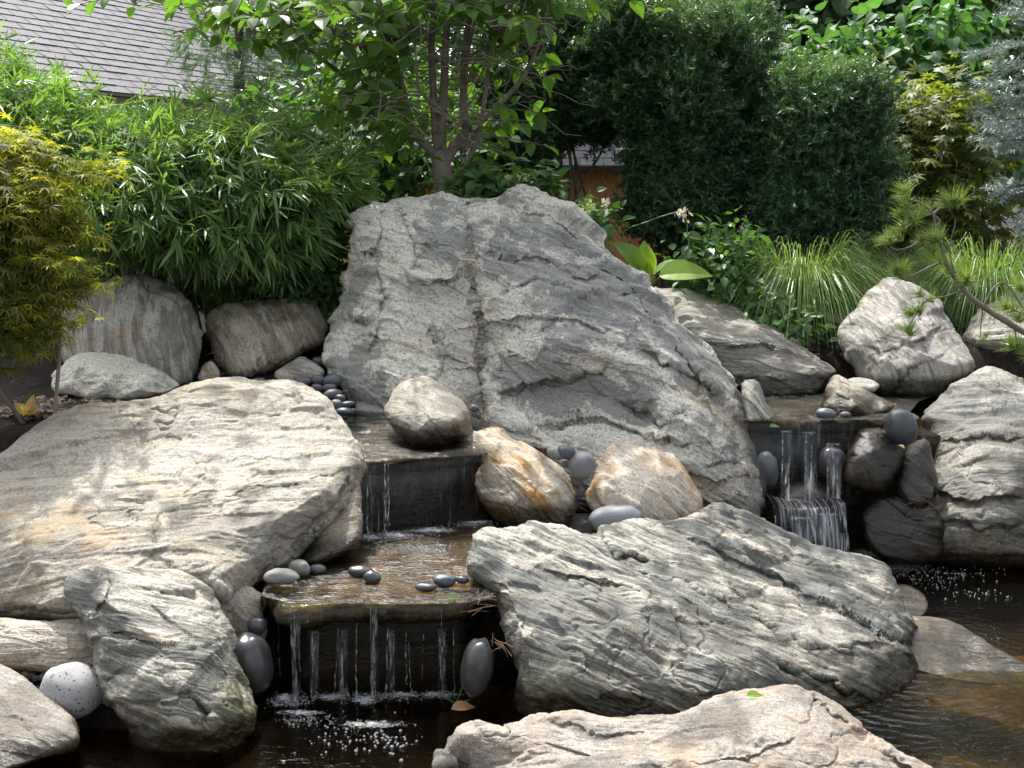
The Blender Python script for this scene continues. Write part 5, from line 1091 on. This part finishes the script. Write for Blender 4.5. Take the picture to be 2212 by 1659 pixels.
# ------------------------------------------------------------------ conifers
bush('soft_pine', 'thin blue-green pine with wispy drooping needles in front of the roof', 'pine', [(470, 110, 10.2, 70, 26, .3), (580, 170, 10.3, 110, 70, .4), (690, 110, 10.3, 110, 90, .4), (660, 240, 10.1, 120, 90, .4), (560, 250, 10.1, 80, 60, .3), (760, 220, 10.2, 90, 110, .4), (560, 50, 10.3, 130, 60, .4)], 1250, WISP, .15, M['l_bluepine'], .8, 2, -.45, .3, 5, .09, wg, 0, part='needles',
     trunk=([at(515, 420, 10.2), at(517, 200, 10.2), at(515, 60, 10.2), at(512, -250, 10.2)], .06, .025))
def conifer(name, label, u, d, vtop, vbot, nb, length, tmpl, size, mat, droop, r0, per=16):
    g = at(u, 640, d); g[2] = float(ground_z(g[0], g[1])) ; top, bot = at(u, vtop, d)[2], at(u, vbot, d)[2]
    root = tag(empty(name, g), label, 'conifer', wg); m = MB(); limb(m, [g - (0, 0, .1), (g[0], g[1], top * .5), (g[0], g[1], top)], r0, r0 * .3, 9, 5)
    P, A = [], []
    for k in range(nb):
        z = bot + (top - bot) * (k + rng.random()) / nb; a = rng.uniform(0, 2 * np.pi); L = length * (1 - .55 * (z - bot) / (top - bot)) * rng.uniform(.75, 1.15)
        h = np.array([math.cos(a), math.sin(a), 0]); o = np.array([g[0], g[1], z]); s = np.linspace(0, 1, 7)[:, None]
        B = o + h * L * s + np.array([0, 0, 1.]) * (.12 * s - droop * s ** 2 + .10 * s ** 3) * L; m.add(*tube(B, np.linspace(.011, .004, 7), 4))
        for q in range(per):
            t = .2 + .8 * q / (per - 1); b = B[int(t * 6)] * (1 - (t * 6) % 1) + B[min(6, int(t * 6) + 1)] * ((t * 6) % 1); sd_ = np.cross(h, [0, 0, 1.]) * (1 if q % 2 else -1)
            P.append(b); A.append(h * rng.uniform(.6, 1) + sd_ * rng.uniform(.3, .9) * (1.1 - t * .6) + np.array([0, 0, rng.normal(.05 - droop * .8, .25)]))
        P.append(B[-1]); A.append(h + (0, 0, .1))
    m.build('trunk', M['darkbark'], root); P, A = np.array(P), np.array(A)
    many(root, 'needles', M[mat], tmpl, P, A, rng.normal(0, .6, P.shape) + (0, 0, .8), size * rng.uniform(.75, 1.25, len(P)))
conifer('blue_spruce', 'blue spruce with silvery needles at the right edge of the picture', 2255, 8.2, -420, 640, 110, .68, SPRUCE, .19, 'l_spruce', .25, .08)
pr = at(2480, 900, 5.4)
pine = tag(empty('pine', (pr[0], pr[1], .1)), 'pine reaching in from the right edge with a bare brown branch and round needle tufts', 'pine')
m = MB(); PD = 5.4
pq = lambda l: [at(u, v, PD + (q[0] if q else 0)) for u, v, *q in l]
limb(m, [(pr[0] + .1, pr[1] + .1, -.1)] + pq([(2470, 1000), (2380, 840), (2290, 760), (2212, 716), (2125, 663), (2078, 623), (2042, 570), (2030, 520), (2022, 497), (2030, 478), (2015, 462)]), .020, .005, 8)
for l, r0 in [([(2022, 500), (2015, 462), (1988, 438), (1970, 432)], .007), ([(2016, 463), (2035, 448), (2062, 444)], .007), ([(2022, 497), (1975, 530), (1942, 540), (1925, 532)], .007), ([(2040, 566), (2010, 575), (1960, 600)], .006), ([(2080, 625), (2040, 640), (1995, 652), (1958, 712)], .005), ([(2125, 662), (2150, 620), (2175, 615), (2212, 665)], .006), ([(2078, 623), (2110, 585), (2085, 612)], .005),
              ([(2145, 672), (2190, 700), (2200, 745)], .006), ([(2125, 663), (2120, 700), (2118, 730)], .0035), ([(2230, 730), (2240, 690), (2185, 668)], .006), ([(2012, 462), (1985, 470)], .005), ([(2060, 600), (2050, 540), (2065, 480)], .004)]:
    limb(m, pq(l), r0, r0 * .5, 6, 5)
m.build('trunk', M['bark'], pine, True)
tc, tx = [], []
for u, v, s in [(1963, 432, 1), (1980, 468, 1.05), (2072, 445, 1.15), (2045, 437, .7), (1955, 503, 1), (1922, 527, .95), (2025, 532, 1.1), (1990, 530, .7), (1955, 603, 1), (1935, 590, .7), (1995, 650, .8), (1985, 682, .9), (1958, 722, .9), (2088, 613, 1), (2185, 668, 1), (2195, 755, 1.1), (2205, 700, 1), (2022, 560, .8), (2215, 780, .9), (1945, 470, .8), (2120, 735, .5), (2060, 600, .7), (2210, 630, .9), (1950, 440, .8)]:
    for _ in range(2): tc.append((at(u + rng.normal(0, 7), v + rng.normal(0, 6), PD + rng.normal(0, .02)), s)); tx.append(unit(np.array([rng.normal(-.25, .5), rng.normal(-.3, .4), .75]))) 
many(pine, 'needles', M['l_pine'], TUFT, np.array([t[0] for t in tc]), np.array(tx), rng.normal(size=(len(tc), 3)), np.array([t[1] for t in tc]) * .09)

# ------------------------------------------------------------------ cut-leaf maple, left foreground
mb = [(25, 325, 5.3, 70, 22, .22), (-10, 390, 5.2, 100, 26, .3), (120, 372, 5.35, 95, 9, .14), (215, 368, 5.35, 45, 6, .06), (50, 430, 5.2, 95, 24, .3), (-10, 490, 5.1, 110, 40, .3), (130, 492, 5.3, 75, 10, .14), (20, 560, 5.1, 110, 30, .3), (90, 605, 5.15, 95, 20, .22), (0, 650, 5.1, 110, 40, .3), (80, 690, 5.2, 85, 20, .2), (150, 610, 5.2, 70, 9, .1), (-20, 740, 5.1, 90, 30, .25), (-60, 360, 5.3, 100, 60, .3)]
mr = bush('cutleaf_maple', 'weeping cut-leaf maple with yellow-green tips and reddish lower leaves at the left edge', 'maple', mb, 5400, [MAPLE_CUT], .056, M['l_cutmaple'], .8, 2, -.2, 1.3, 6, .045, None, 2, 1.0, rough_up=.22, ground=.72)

# ------------------------------------------------------------------ grasses and perennials
def grass(label, u, v, d, n, L, spread, lean=(0, 0), w=.0022):
    c = at(u, v, d); c[2] = float(ground_z(c[0], c[1])); root = tag(empty('fountain_grass', c), label, 'grass', 'fountain grass clumps')
    a = rng.uniform(0, 2 * np.pi, n); r0 = spread * np.sqrt(rng.uniform(0, 1, n)); L_ = L * rng.uniform(.55, 1.15, n); s = rng.uniform(.35, 1.25, n)
    k = 8; t = np.linspace(0, 1, k); dirn = np.stack([np.cos(a) + lean[0], np.sin(a) + lean[1]], 1)
    hor = (s[:, None] * (t + .5 * t ** 2)[None] * .36) * L_[:, None]; ver = (1.0 * t[None] - (.36 + .60 * s[:, None]) * t[None] ** 2.3) * L_[:, None]
    base = np.stack([c[0] + r0 * np.cos(a), c[1] + r0 * np.sin(a)], 1)
    X = base[:, None, :] + dirn[:, None, :] * hor[:, :, None]; ctr = np.concatenate([X, (c[2] + ver)[:, :, None]], 2)
    ctr += .01 * rng.normal(size=(n, 1, 3)) * t[None, :, None]
    tw_ = rng.uniform(0, np.pi, n); side = np.stack([-np.sin(a + tw_), np.cos(a + tw_), 0 * a], 1)
    wd = w * (1 - t ** 2.2)[None, :, None] * rng.uniform(.7, 1.3, (n, 1, 1)) + .0004
    V = np.stack([ctr - side[:, None] * wd, ctr + side[:, None] * wd], 2).reshape(-1, 3)
    i = (np.arange(n) * 2 * k)[:, None, None]; q = np.arange(k - 1)[None, :, None] * 2
    F = (i + q + np.array([0, 1, 3, 2])[None, None]).reshape(-1, 4)
    mesh('blades', V, F, M['l_grass'], root)
grass('fountain grass clump with arching pale blades beyond the long slab boulder', 1730, 660, 7.6, 4200, 1.2, .22)
grass('fountain grass tuft low at the left of the arching clump', 1640, 640, 7.75, 1300, .75, .14)
grass('fountain grass clump at the right edge behind the pine branch', 2130, 690, 7.75, 3400, 1.15, .28)
grass('fountain grass clump half out of the picture at the right edge', 2260, 690, 7.8, 1500, .85, .22)
bush('leafy_shrub', 'bright green low shrub left of the fountain grass, over the long slab boulder', 'shrub', [(1530, 575, 7.4, 80, 50, .25), (1570, 610, 7.3, 60, 50, .25), (1640, 680, 7.1, 35, 30, .15), (1560, 530, 7.5, 60, 35, .2), (1700, 705, 7.0, 35, 22, .15)], 1050, [OVATE], .075, M['l_shrub'], .6, stems=10, spread=.06, stem_r=.006)
bush('leafy_seedling', 'small creeping plant with dark round leaves on the bare soil', 'plant', [(1725, 712, 6.95, 50, 16, .08)], 34, [OVATE], .085, M['l_shrub'], .9, 2, -.1, 1.4, 2, .04, None, 4, stem_r=.003)
hy = bush('hydrangea', 'climbing hydrangea with greenish lace flowers just behind the boulder top', 'hydrangea', [(1090, 396, 7.05, 110, 22, .15), (1180, 405, 7.0, 40, 18, .1), (1020, 400, 7.1, 40, 16, .1), (1290, 470, 7.1, 30, 30, .1)], 420, [OVATE], .085, M['l_shrub'], .8, 2, -.1, 1.2, 3, .05, None, 7, stem_r=.005)
for fb, k in [((1120, 392, 6.95, 34, 14, .08), 180), ((1270, 455, 7.0, 14, 22, .05), 90)]:
    p, o = blob_points([fb], k, 2, .6)
    parts_leaves(hy, 'flower_head', M['cream'], SMALL, p, o + (0, 0, .5), rnd_unit(k), rng.uniform(.014, .024, k))
h0 = at(1400, 620, 7.0)
ho = tag(empty('hosta', (h0[0], h0[1], h0[2] - .1)), 'hosta with big yellow-green leaves and lilac flower stalks right of the boulder', 'hosta')
P, A, N_, S_ = [], [], [], []
st = MB()
for bu, bv, tu, tv_, nx_, ny_, nz_, dd in [(1395, 592, 1345, 518, .5, -.6, .5, 0), (1400, 594, 1385, 530, -.5, -.8, .2, -.03), (1398, 596, 1414, 540, .7, -.6, .3, .02), (1424, 596, 1528, 574, .1, -.55, .8, -.05), (1395, 598, 1345, 565, -.2, -.3, .9, .05), (1410, 596, 1455, 552, .3, -.3, .9, .08)]:
    a, b = at(bu, bv, 7.0 + dd), at(tu, tv_, 7.0 + dd - .05); st.add(*tube([h0 - (0, 0, .08), h0 * .5 + a * .5, a + (b - a) * .08], [.006, .005, .004], 5))
    P.append(a); A.append(b - a); N_.append((nx_, ny_, nz_)); S_.append(np.linalg.norm(b - a) * 1.05)
parts_leaves(ho, 'leaves', M['l_hosta'], HOSTA, np.array(P), np.array(A), np.array(N_, float), np.array(S_))
for l, tipn in [([(1395, 600), (1345, 510), (1400, 478), (1480, 452)], 12), ([(1400, 600), (1480, 560), (1485, 500), (1480, 455)], 14), ([(1380, 600), (1310, 530), (1302, 470), (1310, 428)], 12)]:
    L = smooth_line([at(u, v, 7.02) for u, v in l], 8); st.add(*tube(L, np.linspace(.0045, .002, len(L)), 5))
    fl, fa = [], []
    for k in range(tipn):
        q = L[-1 - int(k * .25)] + rng.normal(0, .012, 3); fl.append(q); fa.append(np.array([rng.normal(0, .6), rng.normal(-.2, .5), -.8]))
    parts_leaves(ho, 'flower_spike', M['petal'], SMALL, np.array(fl), np.array(fa), rnd_unit(len(fl)), rng.uniform(.022, .038, len(fl)))
st.build('stalks', M['l_grass'], ho, True)
def little_plant(name, label, cat, base, leaves, mat, tmpl=OVATE, stalk=.0025):
    base = np.array(base); root = tag(empty(name, base), label, cat); m = MB(); P, A, N_, S_ = [], [], [], []
    for dx, dz, L, dy in leaves:
        a = np.array([dx, dy, dz]); q = base + a * .35; m.add(*tube([base, base + a * .2 + (0, 0, .005), q], [stalk, stalk * .8, stalk * .6], 4))
        P.append(q); A.append(a); N_.append(np.array([.2, -.9, .6]) + rng.normal(0, .2, 3)); S_.append(L)
    m.build('stem', M['cane'], root); parts_leaves(root, 'leaves', M[mat], tmpl, np.array(P), np.array(A), np.array(N_), np.array(S_)); return root
M['l_orange'] = leaf_mat('orange_young_leaf', (.36, .22, .07), (.42, .30, .12), .4, .45)
M['l_dead'] = leaf_mat('dead_leaf', (.24, .12, .06), (.38, .24, .14), .2, .7)
little_plant('seedling', 'tiny seedling with orange young leaves on dark soil at the left', 'plant', on(66, 905, .76), [(.01, .09, .075, 0), (-.04, .06, .07, -.02), (.03, .05, .06, -.02), (0, .03, .06, -.04), (.05, .02, .04, 0), (-.02, .02, .04, -.03)], 'l_orange')
little_plant('sprig', 'green sprig with a few leaves below the lower waterfall', 'plant', on(985, 1522, .005), [(.02, .06, .06, 0), (-.05, .04, .06, -.01), (-.02, .03, .06, -.03), (.03, .02, .05, -.02)], 'l_tree', LANCE)
def fallen(label, u, v, z, L, mat, az, d=None):
    c = on(u, v, z) if d is None else at(u, v, d); V, F = scatter(OVATE[0], OVATE[1], c[None], frames(np.array([[math.cos(az), math.sin(az), .12]]), np.array([[.1, -.3, 1.0]])), np.array([L]))
    tag(mesh('fallen_leaf', V, F, M[mat]), label, 'leaf', 'fallen leaves')
fallen('pale brown dead leaf below the sprig at the lower waterfall', 975, 1532, .012, .085, 'l_dead', .3)
fallen('small green leaf lying on the lip of the lower fall', 965, 1293, .372, .05, 'l_tree', .2)
fallen('yellow-green seed lying on the pinkish boulder at the bottom', 1612, 1503, .30, .05, 'l_hosta', .1, 3.30)
fallen('orange leaf floating beside the flat half-sunk rock', 1988, 1400, .01, .05, 'l_orange', 1.2)
fallen('green leaf floating beside the flat half-sunk rock', 2065, 1418, .008, .05, 'l_shrub', .1)
fallen('yellow leaf stuck under the dark egg-shaped stone at the right fall', 1938, 962, .5, .05, 'l_orange', -1.2, 5.42)
fallen('bright green leaf on the wet step at the left of the right fall', 1662, 922, .6, .055, 'l_tree', .2, 5.66)
fallen('brown leaf caught in the cleft of the tallest boulder', 972, 522, 1.4, .05, 'l_dead', 1.4, 6.2)
def litter(label, spots, name='needle_litter'):
    m = MB()
    for u, v, d, n, su, sv in spots:
        for _ in range(n):
            p = at(u + rng.normal(0, su), v + rng.normal(0, sv), d + rng.normal(0, .015)); a = rnd_unit(1)[0] * (1, .7, .5) * rng.uniform(.03, .055)
            m.add(*tube([p - a, p + (0, 0, .003), p + a], [.0008, .001, .0006], 3))
    tag(m.build(name, M['twigdead']), label, 'pine needles', None, 'stuff')
litter('brown fallen pine needles caught between the stones and around the falls', [(1015, 900, 5.1, 26, 6, 14), (1045, 905, 5.12, 12, 4, 10), (1240, 1040, 5.05, 40, 14, 26), (1280, 1000, 5.05, 20, 10, 16), (1920, 912, 5.64, 30, 22, 5), (1812, 893, 5.8, 10, 5, 6), (1075, 1400, 3.95, 14, 12, 10), (1040, 1300, 4.0, 14, 8, 16), (1985, 1090, 5.45, 16, 14, 26), (1030, 600, 6.05, 14, 5, 14), (40, 1440, 3.95, 36, 34, 8), (1700, 1350, 4.05, 6, 20, 12), (1020, 552, 6.1, 10, 6, 14), (460, 800, 6.1, 20, 12, 20)])

# ------------------------------------------------------------------ foam and bubbles
T = NT('foam_bubble')
fr = T.n('LayerWeight', {0: .35}).outputs[1]
gl = T.n('BsdfGlossy', {'Color': (1, 1, 1), 'Roughness': .05}); tr = T.n('BsdfTransparent', {'Color': (.95, .96, .97)}); df = T.n('BsdfDiffuse', {'Color': (.8, .84, .88)})
a = T.n('MixShader', {0: T.math('ADD', fr, .08, True), 1: tr.outputs[0], 2: gl.outputs[0]}).outputs[0]
M['bubble'] = T.out(T.n('MixShader', {0: .12, 1: a, 2: df.outputs[0]}).outputs[0])
BV, BF, BT = uvsphere(10, 6)
def bubbles(label, spots):
    m = MB()
    for u, v, z, n, su, sv, r0, r1 in spots:
        uu = u + su * rng.uniform(-1, 1, n) * rng.uniform(.2, 1, n); vv = v + sv * rng.normal(0, .5, n); r = r0 + (r1 - r0) * rng.uniform(0, 1, n) ** 3
        for a_, b_, q in zip(uu, vv, r):
            p = on(a_, b_, z); V = BV * (1, 1, .75) * q + p; m.add(V, BF); m.add(V, BT)
    tag(m.build('foam', M['bubble'], None, True), label, 'foam', None, 'stuff')
bubbles('white foam and bubbles on the pond below the lower waterfall', [(800, 1503, .004, 500, 240, 9, .0012, .0035), (620, 1516, .003, 240, 60, 10, .0012, .004), (790, 1575, .002, 110, 150, 40, .001, .005), (820, 1600, .002, 40, 110, 30, .004, .007), (720, 1620, .002, 14, 200, 40, .003, .007), (660, 1555, .002, 160, 70, 14, .001, .004)])
bubbles('white foam on the middle pool at the foot of the upper left fall', [(860, 1158, .362, 500, 95, 9, .0012, .0035), (1010, 1133, .362, 200, 80, 7, .0012, .0035), (930, 1185, .361, 260, 150, 14, .0015, .004)])
bubbles('white foam on the far pond at the foot of the right fall', [(1860, 1195, .004, 300, 60, 9, .0015, .004), (1960, 1225, .003, 200, 70, 18, .0015, .004), (2050, 1240, .002, 120, 140, 25, .002, .005)])
bubbles('small bubbles added for sun glints on the pools and the right pond', [(2110, 1285, .002, 34, 100, 12, .002, .006), (2020, 1260, .002, 30, 60, 14, .0015, .004), (2140, 1370, .001, 10, 70, 30, .002, .004), (870, 1180, .360, 150, 110, 9, .001, .0032), (820, 965, .671, 70, 36, 14, .001, .003), (1720, 906, .671, 60, 80, 5, .0012, .003), (1850, 1240, .002, 30, 40, 10, .002, .004)])  # added bubbles, placed where the water should sparkle in the sun

# gravel and grit between the stones
def gravel(label, spots):
    m = MB(); GV, GF, GT = uvsphere(7, 5)
    for u, v, d, n, su, sv in spots:
        for _ in range(n):
            p = at(u + rng.normal(0, su), v + rng.normal(0, sv), d + rng.normal(0, .04)); p[2] = float(ground_z(p[0], p[1])) + .02
            q = GV * rng.uniform(.6, 1.3, 3) * rng.uniform(.005, .016); m.add(q + p, GF); m.add(q + p, GT)
    tag(m.build('gravel', M['pebble'], None, True), label, 'gravel', None, 'stuff')
gravel('dark gravel and grit between the boulders and around the pools', [(690, 840, 5.95, 70, 45, 12), (1245, 1060, 5.15, 90, 16, 30), (520, 824, 6.0, 90, 60, 6), (35, 1445, 3.95, 120, 40, 8), (1830, 815, 6.5, 40, 30, 5)])

# leaf litter and bark chips on the soil and in the joints
pts, ax = [], []
for u, v, d, n, su, sv in [(50, 900, 5.3, 260, 50, 40), (1740, 745, 6.9, 140, 50, 25), (430, 840, 6.1, 60, 25, 12), (30, 1450, 3.95, 60, 40, 8), (1240, 1070, 5.15, 40, 16, 22), (640, 640, 7.0, 80, 60, 20), (1700, 700, 7.2, 120, 90, 20), (150, 880, 5.6, 90, 60, 14)]:
    for _ in range(n):
        p = at(u + rng.normal(0, su), v + rng.normal(0, sv), d + rng.normal(0, .05)); p[2] = float(ground_z(p[0], p[1])) + .025 + rng.uniform(0, .012)
        pts.append(p); ax.append(rnd_unit(1)[0] * (1, 1, .3))
V, F = scatter(SMALL[0], SMALL[1], np.array(pts), frames(np.array(ax), rng.normal(0, .35, (len(pts), 3)) + (0, 0, 1)), rng.uniform(.012, .04, len(pts)))
M['l_chip'] = leaf_mat('bark_chip', (.035, .02, .011), (.085, .05, .028), .1, .85)
tag(mesh('leaf_litter', V, F, M['l_chip']), 'small dead leaves and bark chips on the dark soil between the boulders', 'leaf litter', None, 'stuff')
